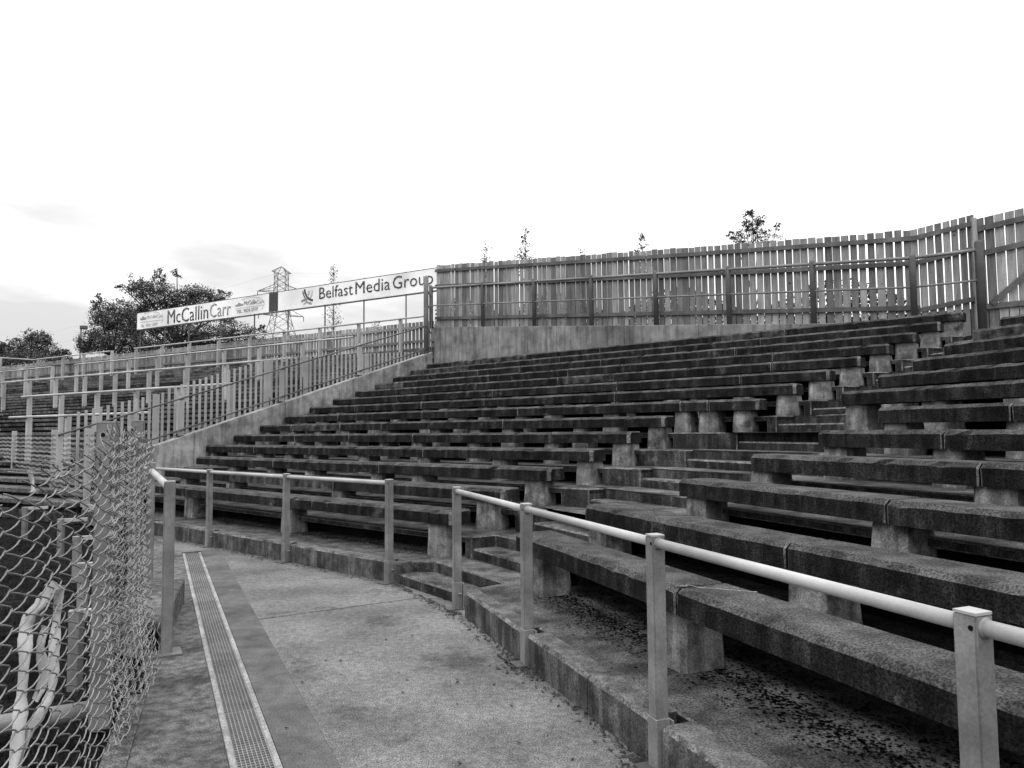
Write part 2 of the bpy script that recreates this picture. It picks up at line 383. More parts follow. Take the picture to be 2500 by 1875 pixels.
# ------------------------------------------------------------------ benches
def slab_mesh(l, mt, endA=True, endB=True, d=.34, h=.15):
    m = MB(); xs = [0]; 
    n = max(3, int(l / .09))
    xs = [i * l / n for i in range(n + 1)]
    rings = []
    prof = [(0, 0), (0, h - .032), (.034, h), (d - .02, h), (d, h - .02), (d, 0)]
    wob = [jit(.004) for _ in range(n + 1)]
    def ring(x, ins, low):
        k = len(m.v)
        for q, (y, z) in enumerate(prof):
            e = q in (1, 2)
            yy = y + (ins if y < d / 2 else -ins) + (jit(.0045) if e else 0)
            zz = z - (low if z > h / 2 else 0) + (jit(.003) if e else 0)
            if e and random.random() < .07: yy += random.uniform(.004, .014); zz -= random.uniform(.004, .012)
            m.v.append(Vector((x, yy, zz)))
        rings.append(k)
    ring(0, .035 if endA else .007, .012 if endA else .006)
    ring(.035 if endA else .01, 0, 0)
    for x in xs[1:-1]: ring(x, 0, 0)
    ring(l - (.035 if endB else .01), 0, 0); ring(l, .035 if endB else .007, .012 if endB else .006)
    K6 = 6
    for a, b in zip(rings[:-1], rings[1:]):
        for q in range(K6): m.f.append((a + q, b + q, b + (q + 1) % K6, a + (q + 1) % K6))
    m.f.append(tuple(rings[0] + q for q in range(K6))); m.f.append(tuple(rings[-1] + q for q in reversed(range(K6))))
    me = m.mesh('slab', mt); me.materials.append(M_['worn'])
    nr = len(rings) - 1
    for f in me.polygons:
        if f.index < 6 * nr and (f.index // 6 in (0, nr - 1)) and (f.index % 6) in (0, 1) : f.material_index = 1
    bm = bmesh.new(); bm.from_mesh(me); bmesh.ops.recalc_face_normals(bm, faces=bm.faces); bm.to_mesh(me); bm.free()
    return me
ped_meshes = {}
def ped_mesh(h, w_=.28, var=0):
    key = (round(h, 2), w_, var)
    if key in ped_meshes: return ped_meshes[key]
    m = MB(); lv = [(0, 1.0), (.03, 1.01), (h * .5, .965), (h - .02, .93), (h, .91)]; c = .03
    for z, s_ in lv:
        a, b = w_ / 2 * s_, .155 * s_
        for x, y in ((-a + c, -b), (a - c, -b), (a, -b + c), (a, b - c), (a - c, b), (-a + c, b), (-a, b - c), (-a, -b + c)):
            m.v.append(Vector((x + jit(.004), y + jit(.004), z)))
    for i in range(len(lv) - 1):
        for j in range(8): m.f.append((i * 8 + j, i * 8 + (j + 1) % 8, i * 8 + 8 + (j + 1) % 8, i * 8 + 8 + j))
    m.f.append(tuple(range(8))[::-1]); m.f.append(tuple(len(m.v) - 8 + j for j in range(8)))
    ped_meshes[key] = m.mesh('pedestal', 'pedestal'); return ped_meshes[key]
def lnk(name, me, parent, loc, rz):
    o = bpy.data.objects.new(name, me); COL.objects.link(o); o.parent = parent
    o.location = loc - Vector(parent.location); o.rotation_euler = (0, 0, rz); return o
ordw = ['lowest', 'second', 'third', 'fourth', 'fifth', 'sixth', 'seventh', 'eighth', 'ninth', 'tenth', 'eleventh', 'twelfth', 'thirteenth', 'topmost']
Lend = [5.76, 5.57, 5.38, 5.2, 5.05, 4.89, 3.84, 3.57, 3.33, 3.09, 2.85, 2.62, 2.40, 2.18]
LFar = [14.2, 14.3, 14.34, 15.2, 15.2, 15.2, 15.2, 15.15, 15.1, 15.05, 15.05, 15.08, 15.1, 15.12]
Rst = [5.92, 5.94, 5.65, 5.46, 5.30, 5.20, 6.26, 6.34, 6.40, 6.48, 6.57, 6.64, 6.72, 6.8]
jointsL = {0: [8.4, 12.02], 1: [8.81, 11.75], 2: [8.56, 11.46], 3: [8.3, 11.3, 13.2], 6: [4.56, 4.97, 8.0, 10.4, 13.1]}
jointsR = {0: [3.47, .7], 1: [3.38, .6], 2: [3.40, .5], 3: [3.25, .4]}
pedsL = {0: [6.06, 9.1, 12.05], 1: [5.9, 8.81, 11.86, 13.6], 2: [5.68, 7.78, 8.71, 10.45, 11.64, 13.0], 6: [4.11, 4.59, 4.98, 6.2, 8.0, 9.5, 10.4, 12, 13.1, 14.5]}
pedsR = {0: [5.76, 3.69, .85], 1: [5.78, 3.3, .6], 2: [5.46, 3.45, .5], 3: [5.36, 3.2, .4]}
extra = {
 ('L', 0): 'lowest concrete bench left of the stairway, on the kerb ledge behind the short grey railing',
 ('L', 6): 'seventh concrete bench left of the stairway, jutting past the sixth on three pale pedestals',
 ('L', 13): 'topmost concrete bench left of the stairway, under the timber fence and its concrete wall',
 ('R', 0): 'nearest concrete bench, right of the stairway, just behind the pale tube railing in the foreground',
}
def bench(side, i):
    PX, u, n_ = (PL, uL, nL) if side == 'L' else (PR, uR, nR)
    front = (5.6 + .625 * i) if side == 'L' else (2.55 + .65 * i)
    ta, tb = (Lend[i], LFar[i]) if side == 'L' else (Rst[i], -2.5)
    z = ztop[i]
    lab = extra.get((side, i)) or 'dark concrete bench, %s row up from the path, on the %s side of the stairway' % (ordw[i], 'left' if side == 'L' else 'right')
    tilt = .0
    if side == 'R' and i == 0: front, tilt = 2.31, .0125
    if side == 'R' and i == 1: front = 3.04
    f0 = front
    def fr(t): return f0 + tilt * (t - 1.0)
    T = thing('concrete_bench', lab, 'bench', PX(front, ta, zp[i]), 'concrete benches on the terrace')
    js = (jointsL if side == 'L' else jointsR).get(i)
    if js is None:
        js = []; t = ta; sg = 1 if tb > ta else -1
        while True:
            t += sg * random.choice([1.3, 1.75, 2.2, 2.9, 2.9])
            if abs(tb - t) < .8 or (tb - t) * sg < 0: break
            js.append(t)
    br = [ta] + js + [tb]
    rz = atan2(u.y, u.x)
    for k, (a, b) in enumerate(zip(br[:-1], br[1:])):
        lo, hi = min(a, b), max(a, b); gap = .006 + random.random() * .005
        l = hi - lo - 2 * gap
        pale = (side, i) in (('R', 6),) and k >= 1 or (side == 'R' and i == 0 and k > 9) or random.random() < .10
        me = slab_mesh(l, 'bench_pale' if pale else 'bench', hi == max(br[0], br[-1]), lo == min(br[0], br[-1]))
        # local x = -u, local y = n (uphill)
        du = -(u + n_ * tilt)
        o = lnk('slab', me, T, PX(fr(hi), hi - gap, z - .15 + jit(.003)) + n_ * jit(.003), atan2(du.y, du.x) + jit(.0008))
    ps = (pedsL if side == 'L' else pedsR).get(i)
    if ps is None:
        sg = 1 if tb > ta else -1
        ps = [ta + sg * .17]
        for j in js: ps.append(j + jit(.1))
        allp = sorted(ps); add_ = []
        for a, b in zip(allp[:-1], allp[1:]):
            if b - a > 1.5: add_.append((a + b) / 2 + jit(.15))
        ps += add_ + [tb - sg * .25]
    for t in ps:
        h = z - .15 - zp[i] - .003
        lnk('pedestal', ped_mesh(h, random.choice([.26, .28, .30]), random.randint(0, 2)), T, PX(fr(t) + (.25 if side == 'R' and i == 0 else .19) + jit(.008), t, zp[i] + .001), atan2(-u.y, -u.x) + jit(.03))
    return T
for i in range(NROW): bench('L', i)
for i in range(NROW - 1):
    T = bench('R', i)
    if i == 0:
        m = MB(); rr = random.Random(3); a = PR(2.36, 3.50, .733)
        for k in range(26):
            b = PR(2.36 + .012 * (k + 1), 3.50 - .012 * (k + 1) * (1 if k > 6 else .3) + rr.uniform(-.02, .02), .7325)
            m.beam(a, b, rr.uniform(.004, .012), .003); a = b
        m.build('crack_filler', 'wall', T)

# ------------------------------------------------------------------ near barriers
rzR, rzL = atan2(uR.y, uR.x), atan2(uL.y, uL.x)
def post(T, base, rz, h, w_=.07, mt='paint', bracket=True, hole=True, name='post'):
    ux, uy = Vector((cos(rz), sin(rz), 0)), Vector((-sin(rz), cos(rz), 0))
    o = MB().box(base + Z * (h / 2), ux * w_ / 2, uy * w_ / 2, Z * h / 2).build(name, mt, T, bevel=.006, seg=2)
    MB().box(base + Z * (h + .002), ux * (w_ / 2 - .002), uy * (w_ / 2 - .002), Z * .004).build('post_cap', 'tube' if mt == 'paint' else mt, T)
    if hole:
        for sg in (1,):
            c = base + Z * (h - .035) + uy * (w_ / 2 + .0006) * sg + ux * (-w_ * .28)
            m = MB().tube([c, c + uy * .0012 * sg], .0075, 12); m.build('bolt_hole', 'black', T)
    if bracket:
        MB().box(base + Z * .12, ux * (w_ / 2 + .004), uy * (w_ / 2 + .004), Z * .12).build('post_sleeve', mt, T, bevel=.003)
        f = base - uy * (w_ / 2 + .012)
        MB().box(f + Z * .12, ux * (w_ / 2 + .018), uy * .004, Z * .11).build('fixing_plate', 'galv', T)
        MB().tube([f + Z * .14 + uy * .02 - ux * (w_ / 2 + .01), f + Z * .14 + uy * .05 - ux * (w_ / 2 + .01)], .009, 6).build('bolt', 'galv', T)
        MB().box(base + Z * .006 + uy * .03, ux * (w_ / 2 + .03), uy * (w_ / 2 + .04), Z * .006).build('base_plate', 'darkmetal', T)
    return o
HP = 1.092
T = thing('railing', 'long grey post and tube railing in the right foreground, beside the kerb', 'railing', PR(pR_[1], postR[1]))
for p, t in zip(pR_, postR): post(T, PR(p, t), rzR, HP)
pr = list(zip(pR_, postR))
for (p, t), (p2, t2) in zip(pr[:-1], pr[1:]):
    for q_, r_ in ((PR(p, t + .035, HP - .035), 1), (PR(p2, t2 - .035, HP - .035), -1)):
        MB().tube([q_, q_ + uR * .004 * r_, q_ + uR * .010 * r_], [.030, .029, .0235], 20).build('weld', 'paint', T, smooth=True)
    MB().tube([PR(p, t + .034, HP - .035), PR((p + p2) / 2, (t + t2) / 2, HP - .0345), PR(p2, t2 - .034, HP - .035)], .0235, 20).build('rail_tube', 'tube', T, smooth=True)
T.location = PR(pR_[1], postR[1])
T = thing('railing', 'shorter grey post and tube railing before the lowest bench left of the stairway', 'railing', PL(5.08, postL[0]))
for k, t in enumerate(postL): post(T, PL(5.08, t), rzL, HP if k < 3 else 1.30)
for a, b in zip(postL[:-1], postL[1:]):
    MB().tube([PL(5.08, a + .034, HP - .035), PL(5.08, b - .034, HP - .035)], .0235, 16).build('rail_tube', 'tube', T, smooth=True)
MB().tube([PL(5.08, postL[3] + .034, HP - .035), PL(5.08, 14.3, HP - .035)], .0235, 12).build('rail_tube', 'tube', T, smooth=True)
# pitch-side railing near the mesh
s1 = onz(406, 1597, 0); dS = vpd(262)
T = thing('railing', 'grey railing with a short sloping tube, between the torn mesh fence and the drain', 'railing', s1)
s2 = s1 + dS * 2.6
post(T, s1, atan2(dS.y, dS.x), 1.25, .075, bracket=False); post(T, s2, atan2(dS.y, dS.x), 1.30, .075, bracket=False)
MB().tube([s1 + Z * 1.20, s2 + Z * 1.22], .03, 16).build('rail_tube', 'tube', T, smooth=True)
MB().box(s1 + Z * .008, dS * .1, perp(dS) * .1, Z * .008).build('base_plate', 'darkmetal', T)
# concrete upstand with dark opening beside that post
T = thing('concrete_block', 'low sloping concrete block with dark opening, beside the railing post by the mesh', 'block', s1 + Vector((-.2, .1, 0)))
b0 = s1 + Vector((-.15, .03, 0)); m = MB()
for q, (z) in enumerate((0, 1)):
    pass
m.prism([b0 + Vector((-.32, 0, 0)), b0 + Vector((.10, 0, 0)), b0 + Vector((-.45, 1.6, 0)), b0 + Vector((-.95, 1.6, 0))], 0, .22)
m.build('block_body', 'rough', T, bevel=.012)
MB().box(b0 + Vector((-.035, .02, .09)), Vector((.11, 0, 0)), Vector((0, .03, 0)), Z * .07).build('opening', 'black', T)

# ------------------------------------------------------------------ stair side wall with handrail
slopeW = .327
def ztw(p): return 1.33 + slopeW * (p - 6.31)
def zrail(p): return ztw(p) + .80
T = thing('side_wall', 'sloping pale concrete wall climbing between the benches and the far terraces', 'wall', PL(5.3, 15.33))
cuts = [5.4, 7.25, 9.4, 11.5, 14.08]
for a, b in zip(cuts[:-1], cuts[1:]):
    m = MB(); k = 0
    for p in (a + .003, b - .003):
        for t in (15.22, 15.44):
            m.v += [PL(p, t, -.05), PL(p, t, ztw(p))]
    m.f = [(0, 1, 5, 4), (2, 6, 7, 3), (1, 3, 7, 5), (0, 2, 3, 1), (4, 5, 7, 6), (0, 4, 6, 2)]
    m.build('wall_panel', 'wallside', T, bevel=.008)
T = thing('handrail', 'thin two-bar handrail on posts along the top of the sloping concrete wall', 'handrail', PL(7, 15.3, 1.5))
for p in (4.75, 7.01, 9.37, 11.62):
    MB().box(PL(p, 15.33, (ztw(p) + zrail(p) + .03) / 2), nL * .045, uL * .045, Z * (.43)).build('post', 'paintfar', T)
    MB().box(PL(p, 15.33, ztw(p) + .01), nL * .11, uL * .08, Z * .01).build('base_plate', 'darkmetal', T)
for dz, r in ((0, .018), (-.66, .018)):
    for a, b in zip((4.7 if dz == 0 else 5.4, 7.01, 9.37, 11.62), (7.01, 9.37, 11.62, 13.93)):
        MB().tube([PL(a, 15.27, zrail(a) + dz), PL(b, 15.27, zrail(b) + dz)], r, 8).build('rail_bar', 'darkmetal', T, smooth=True)
# tall end post and bars joining the back fence
tp = PL(13.93, 15.33)
T = thing('end_post', 'tall round-topped dark post where the handrail meets the back wall', 'post', tp + Z * 3.8)
MB().tube([tp + Z * 3.8, tp + Z * 5.98, tp + Z * 6.03, tp + Z * 6.055], [.07, .07, .05, .02], 14).build('post_shaft', 'midmetal', T, smooth=True)
for k in range(3):
    q = tp.lerp(PL(14.72, 15.9), (k + .7) / 3.6)
    MB().beam(q + Z * 3.95, q + Z * 5.93, .022, .022, Vector((1, 0, 0))).build('bar', 'midmetal', T)
for z in (5.65, 5.25, 4.55, 4.05):
    MB().tube([tp + Z * z, PL(14.72, 15.95, z - .03)], .02, 8).build('crossbar', 'darkmetal', T)

# picket fence beyond the side wall
T = thing('picket_fence', 'pale picket fence of narrow pales rising beside the sloping wall', 'fence', PL(6, 15.8, 1.2))
p = 5.15
while p < 14.0:
    base = .33 * (p - 5.2) + .55
    if p < 6.8: top = 2.05 + .265 * (p - 5.15)
    elif p < 9.5: top = 2.63 + .34 * (p - 7.03)
    else: top = 3.42 + .108 * (p - 9.5)
    wide = any(abs(p - q) < .07 for q in (6.6, 9.1, 10.2, 12.1)); hw = .07 if wide else .026
    if top - base > .25:
        MB().box(PL(p, 15.62, (base + top) / 2), nL * hw, uL * .012, Z * (top - base) / 2).build('pale', 'paintfar', T, bevel=.004)
    p += .133

# ------------------------------------------------------------------ back wall, board fence and its barrier
def zw(t): return 3.20 + .0945 * t           # wall top
def zft(t):                                    # board tops
    ks = [(3.0, 5.27), (4.75, 5.44), (7.49, 5.72), (10.28, 6.02), (16.07, 6.65), (30, 8)]
    for (a, za), (b, zb) in zip(ks[:-1], ks[1:]):
        if t <= b: return za + (zb - za) * (t - a) / (b - a)
T = thing('back_wall', 'stained concrete retaining wall above the top bench, below the timber fence', 'wall', PL(14.8, 9, 3))
tt = [3.0, 5.1, 7.3, 9.2, 11.2, 13.2, 14.6, 15.75]
for a, b in zip(tt[:-1], tt[1:]):
    m = MB()
    for t in (a + .004, b - .004):
        for p in (14.62, 15.1): m.v += [PL(p, t, 2.4), PL(p, t, zw(t))]
    m.f = [(0, 4, 5, 1), (2, 3, 7, 6), (1, 5, 7, 3), (0, 1, 3, 2), (4, 6, 7, 5), (0, 2, 6, 4)]
    m.build('wall_panel', 'wall', T, bevel=.008)
FT = thing('timber_fence', 'tall grey timber board fence with gaps between the boards, on the back wall', 'fence', PL(15, 9, 3.9))
def board(T, c, u, wdt, zb, zt, slope, mt='wood', th=.011):
    """u: along fence; slope: rise of the top per metre along u"""
    n_ = perp(u); hw = wdt / 2; m = MB(); ln = jit(.004)
    for a in (-1, 1):
        for b in (-1, 1):
            q = c + u * (hw * a) + n_ * (th * b)
            m.v += [Vector((q.x, q.y, zb + slope * hw * a + 0 * ln)), Vector((q.x + u.x * ln, q.y + u.y * ln, zt + slope * hw * a + 0))]
    m.f = [(0, 1, 3, 2), (4, 6, 7, 5), (0, 4, 5, 1), (2, 3, 7, 6), (1, 5, 7, 3), (0, 2, 6, 4)]
    return m.build('board', mt, T)
t = 15.98
while t > 3.1:
    wd = .155 - random.choice([.010, .016, .020, .026, .036])
    zt = zft(t) + jit(.016)
    board(FT, PL(15.02 + jit(.004), t), uL, wd, zw(t) + .03 + jit(.015), zt, .1)
    t -= .158 + jit(.005)
def frail(T, pts, p_off=0, h=.085, d=.045, name='fence_rail', mt='rail'):
    for a, b in zip(pts[:-1], pts[1:]):
        MB().beam(a, b, d, h).build(name, mt, T)
for dz, fromtop in ((-.17, 1), (-.64, 1), (.31, 0)):
    ts = [16.07, 10.28, 7.49, 4.75, 3.05] if fromtop else [16.07, 3.05]
    frail(FT, [PL(14.98, t, (zft(t) + dz) if fromtop else zw(t) + dz) for t in ts])
# fence behind the top bench: second stretch and gate stretch
c2 = PL(15.02, 3.15); z2b = 3.3
u2 = Vector((1, 0, 0)); sc2 = c2.y / F
def px2(x): return c2.x + 0
FT2 = thing('timber_fence', 'steeper short stretch of timber board fence right of the bend, before the gate', 'fence', c2 + Z * 3.3)
x = 0.04; L2 = 1.12
ztop2 = lambda s: 5.28 + .245 * s
while x < L2:
    board(FT2, c2 + u2 * x + Vector((0, jit(.004), 0)), u2, .122 + jit(.006), 3.25, ztop2(x), .22); x += .153
for f in (lambda s: ztop2(s) - .17, lambda s: ztop2(s) - .64, lambda s: 3.75 + .2 * s):
    frail(FT2, [c2 + Vector((0, -.035, f(0))), c2 + u2 * L2 + Vector((0, -.035, f(L2)))])
u3 = Vector((.985, -.17, 0)).normalized(); c3 = c2 + u2 * (L2 + .02)
MB().box(c3 + Vector((.0, -.02, 4.3)), Vector((.05, 0, 0)), Vector((0, .05, 0)), Z * 1.19).build('fence_post', 'wood', FT2, bevel=.005)
GT = thing('timber_gate', 'wide timber board gate with a diagonal brace at the top of the stairway', 'gate', c3 + Z * 3.0)
x = .12; ztop3 = lambda s: 5.46 + .20 * s
while x < 5.0:
    board(GT, c3 + u3 * x, u3, .15 + jit(.004), 3.0, ztop3(x), .2); x += .172
for f, e in ((lambda s: ztop3(s) - .19, 5), (lambda s: ztop3(s) - .66, 5), (lambda s: 3.81 + .07 * s, 5)):
    frail(GT, [c3 + u3 * .05 + Vector((0, -.04, f(0))), c3 + u3 * e + Vector((0, -.04, f(e)))], h=.10, name='gate_rail')
MB().beam(c3 + u3 * .22 + Vector((0, -.065, 3.86)), c3 + u3 * 2.0 + Vector((0, -.065, 5.42)), .03, .1).build('gate_brace', 'rail', GT)

# barrier on the back wall
BT = thing('wall_railing', 'dark post and rail barrier on the concrete wall in front of the timber fence', 'railing', PL(14.72, 9, 4))
fp = [16.0, 13.88, 12.02, 10.2, 8.4, 6.64, 4.88, 3.1]
for t in fp:
    h = 1.27; b = PL(14.74, t, zw(t) - .02)
    MB().tube([b, b + Z * (h - .02), b + Z * (h + .01), b + Z * (h + .03)], [.058, .058, .045, .02], 10).build('post', 'darkmetal', BT, smooth=True)
q = c3 + Vector((-.08, -.28, 3.2)); MB().tube([q, q + Z * 1.75, q + Z * 1.79, q + Z * 1.81], [.075, .075, .06, .02], 12).build('post', 'darkmetal', BT, smooth=True)
for a, b in zip(fp[:-1], fp[1:]):
    for dz, r in ((1.2, .032), (.66, .02)):
        MB().tube([PL(14.72, a, zw(a) + dz), PL(14.72, b, zw(b) + dz)], r, 8).build('rail_tube', 'midmetal', BT, smooth=True)
e = fp[-1]
for dz, dz2, r in ((1.2, 1.63, .032), (.66, 1.07, .02)):
    MB().tube([PL(14.72, e, zw(e) + dz), q + Z * dz2], r, 8).build('rail_tube', 'midmetal', BT, smooth=True)

# ------------------------------------------------------------------ far terraces
def tF_at(p, tl):   # PF(p,t) lying on the plane t_L = tl
    a = PF(p, 0); return (tl - a.dot(uL)) / uF.dot(uL)
def far_step(k):
    p = 7.7 + .45 * k; z = .30 + .1555 * k; t0 = tF_at(p, 15.5); t1 = 50
    return p, z, t0, t1
farT = struct(MB().prism([PF(7.7, tF_at(7.7, 15.5)), PF(7.7, 50), PF(20.3, 50), PF(20.3, tF_at(20.3, 15.5))], -.09, .1).build('far_terrace', 'terrace'))
for k in range(28):
    p, z, t0, t1 = far_step(k)
    MB().prism([PF(p + .09, t0), PF(p + .09, t1), PF(p + 1.1, t1), PF(p + 1.1, t0)], z - .5, z - .06).build('terrace_riser', 'black' if 0 else 'bench', farT)
    t = t0; 
    while t < t1:
        l = random.choice([2.2, 3.1, 4.2]); e = min(t1, t + l)
        jz = jit(.006)
        MB().prism([PF(p + jit(.01), t + .006), PF(p + jit(.01), e - .006), PF(p + .56, e - .006), PF(p + .56, t + .006)], z - .085 + jz, z + jz).build('terrace_slab', random.choice(['rough', 'kerb', 'rough', 'terrace']), farT)
        t = e
# far board fence
FF = thing('timber_fence', 'pale close-boarded timber fence along the top of the far terraces', 'fence', PF(20, 25, 4.4))
t = tF_at(20, 17.6) - .3; n_ = 0
while t < 46:
    wd = .15 if random.random() < .6 else .14
    near = t < 24
    board(FF, PF(20.05 + jit(.008), t), uF, wd - (.02 if near else .0), 4.2, 5.44 + jit(.012) + .0 * t, 0, 'woodfar')
    t += .166; n_ += 1
frail(FF, [PF(20.0, t_, 5.25) for t_ in (13, 46)], mt='woodfar'); frail(FF, [PF(20.0, t_, 4.75) for t_ in (13, 46)], mt='woodfar')
# crush barriers
def crush(p, ts, ratio, label, ends=(0, 0), w_=.075):
    zr = EYE + ratio * p; T = thing('crush_barrier', label, 'crush barrier', PF(p, ts[0], zr - 1.1), 'crush barriers on the far terraces')
    for t in ts:
        MB().box(PF(p + .02, t, zr - .57), nF * w_ * .85, uF * w_ * .6, Z * .60).build('post', 'paintfar', T, bevel=.008)
    a, b = ts[0] + ends[0], ts[-1] + ends[1]
    pts = [a] + [t for t in ts if a < t < b] + [b]
    for x, y in zip(pts[:-1], pts[1:]):
        MB().tube([PF(p - .075, x, zr), PF(p - .075, y, zr)], .032, 8).build('rail_tube', 'tube', T, smooth=True)
    return T
crush(19.6, [16.23, 18.17, 20.11, 22.02, 24.02, 25.95, 27.88, 29.8, 31.72], .2, 'highest crush barrier, long stretch in front of the far fence below the advertising boards', (-1.2, 0))
crush(19.6, [33.63, 36.01, 37.88, 40.3], .2, 'highest crush barrier, separate short stretch at the far left before the fence')
crush(17.0, [18.24, 20.34, 22.19, 24.26, 26.11, 28.01, 29.91, 31.77], .1760, 'second highest crush barrier, long stretch in front of the far fence', (-2.3, 0))
crush(17.0, [33.69, 35.96, 38.05], .1762, 'second highest crush barrier, short stretch at the far left edge', (0, 1.5))
crush(14.5, [16.91, 18.81, 20.79, 22.72, 24.66, 26.54, 28.48, 30.36, 32.35], .1460, 'middle crush barrier crossing the far terraces, third rail down', (-1.0, 0))
crush(11.9, [15.3, 17.29, 19.21, 21.12, 23.03, 24.9], .1035, 'fourth crush barrier down on the far terraces, passing behind the picket fence', (-.3, .3))
crush(9.75, [15.91, 18.55, 20.4], .0493, 'lowest crush barrier on the far terraces, above the low mesh fence', (-.8, .8))
# rail turning away at the far left
cb = PF(19.6, 40.3); d_ = -vpd(2830)
T = thing('crush_barrier', 'pale level rail turning the corner at the far left edge of the terraces', 'crush barrier', cb + Z * 4.3, 'crush barriers on the far terraces')
for s_ in (1.6, 3.6, 5.6): MB().box(cb + d_ * s_ + Z * (5.5 - .6), Vector((.05, 0, 0)), Vector((0, .05, 0)), Z * .6).build('post', 'paintfar', T)
MB().tube([cb + Z * 5.5, cb + d_ * 6 + Z * 5.5], .03, 8).build('rail_tube', 'tube', T); MB().tube([cb + Z * 5.0, cb + d_ * 6 + Z * 5.0], .02, 8).build('rail_tube', 'tube', T)

# ------------------------------------------------------------------ advertising boards
PB = 20.7
def bs(x, y):
    w_ = onp(x, y, nF, PB); return w_.dot(uF), w_.z
ZB0, ZB1 = EYE + .2445 * PB, EYE + .2822 * PB
def panel(T, name, xa, xb, mt, z0=ZB0, z1=ZB1, off=0):
    ta, tb = bs(xa, 740)[0], bs(xb, 740)[0]
    return MB().box(PF(PB + .02 - off, (ta + tb) / 2, (z0 + z1) / 2), uF * abs(ta - tb) / 2, nF * .012, Z * (z1 - z0) / 2).build(name, mt, T)
_ch = []
def cap_height():
    if not _ch:
        cu = bpy.data.curves.new('c', 'FONT'); cu.body = 'M'; cu.size = 1; ob = bpy.data.objects.new('c', cu); COL.objects.link(ob)
        dg = bpy.context.evaluated_depsgraph_get(); dg.update(); me = bpy.data.meshes.new_from_object(ob.evaluated_get(dg)); _ch.append(max(v.co.y for v in me.vertices)); bpy.data.objects.remove(ob)
    return _ch[0]
def lettering(T, txt, xa, xb, yb, yt, mt, shear=0, name='lettering', bold=.0):
    """text fitted between photo columns xa..xb, baseline yb and cap top yt (at xa)"""
    cu = bpy.data.curves.new('c', 'FONT'); cu.body = txt; cu.size = 1; cu.resolution_u = 2; cu.offset = bold - .006
    ob = bpy.data.objects.new('c', cu); COL.objects.link(ob); dg = bpy.context.evaluated_depsgraph_get(); dg.update()
    me = bpy.data.meshes.new_from_object(ob.evaluated_get(dg)); bpy.data.objects.remove(ob); 
    xs = [v.co.x for v in me.vertices]; x0, x1 = min(xs), max(xs)
    ta, zb = bs(xa, yb); tb = bs(xb, yb)[0]; zt = bs(xa, yt)[1]
    capH = cap_height()
    org = Vector(T.location)
    for v in me.vertices:
        f = (v.co.x - x0) / (x1 - x0); t = ta + (tb - ta) * f; z = zb + (zt - zb) * v.co.y / capH
        v.co = PF(PB - .0 + -.008 - .004, t, z) - org
    me.materials.clear(); me.materials.append(M_[mt])
    bm = bmesh.new(); bm.from_mesh(me)
    r = bmesh.ops.extrude_face_region(bm, geom=bm.faces[:]); bmesh.ops.translate(bm, verts=[g_ for g_ in r['geom'] if isinstance(g_, bmesh.types.BMVert)], vec=nF * .006)
    bm.to_mesh(me); bm.free()
    o = bpy.data.objects.new(name, me); COL.objects.link(o); o.parent = T; return o
def strokes(T, pts, wpx, mt, name='emblem_stroke'):
    """flat curved stroke through photo points, width in metres"""
    v = [PF(PB - .012, *bs(x, y)) for x, y in pts]; m = MB()
    fine = []
    for i in range(len(v) - 1):
        for k in range(5):
            t_ = k / 5; a = v[max(i - 1, 0)]; b = v[i]; c = v[i + 1]; d = v[min(i + 2, len(v) - 1)]
            fine.append(.5 * ((2 * b) + (c - a) * t_ + (2 * a - 5 * b + 4 * c - d) * t_ ** 2 + (3 * b - a - 3 * c + d) * t_ ** 3))
    fine.append(v[-1])
    for a, b in zip(fine[:-1], fine[1:]):
        d = (b - a)
        if d.length < 1e-4: continue
        m.box((a + b) / 2, d * .56, d.normalized().cross(nF) * wpx / 2, nF * .004)
    return m.build(name, mt, T)
o1 = PF(PB, bs(500, 740)[0], ZB0)
S1 = thing('advertising_board', 'long white advertising board with McCallinCarr lettering, in front of the tree', 'sign', o1)
panel(S1, 'panel', 335.5, 656, 'signwhite')
def c1(x, y): return 330 + x / 5.98, 690 + y / 5.98
def L1(txt, xa, xb, yb, yt, mt, **k): a = c1(xa, yb); b = c1(xb, yb); return lettering(S1, txt, a[0], b[0], a[1], c1(xa, yt)[1], mt, **k)
L1('McCallin', 472, 1064, 603, 404, 'signdark'); L1('Carr', 1090, 1395, 512, 312, 'signgrey')
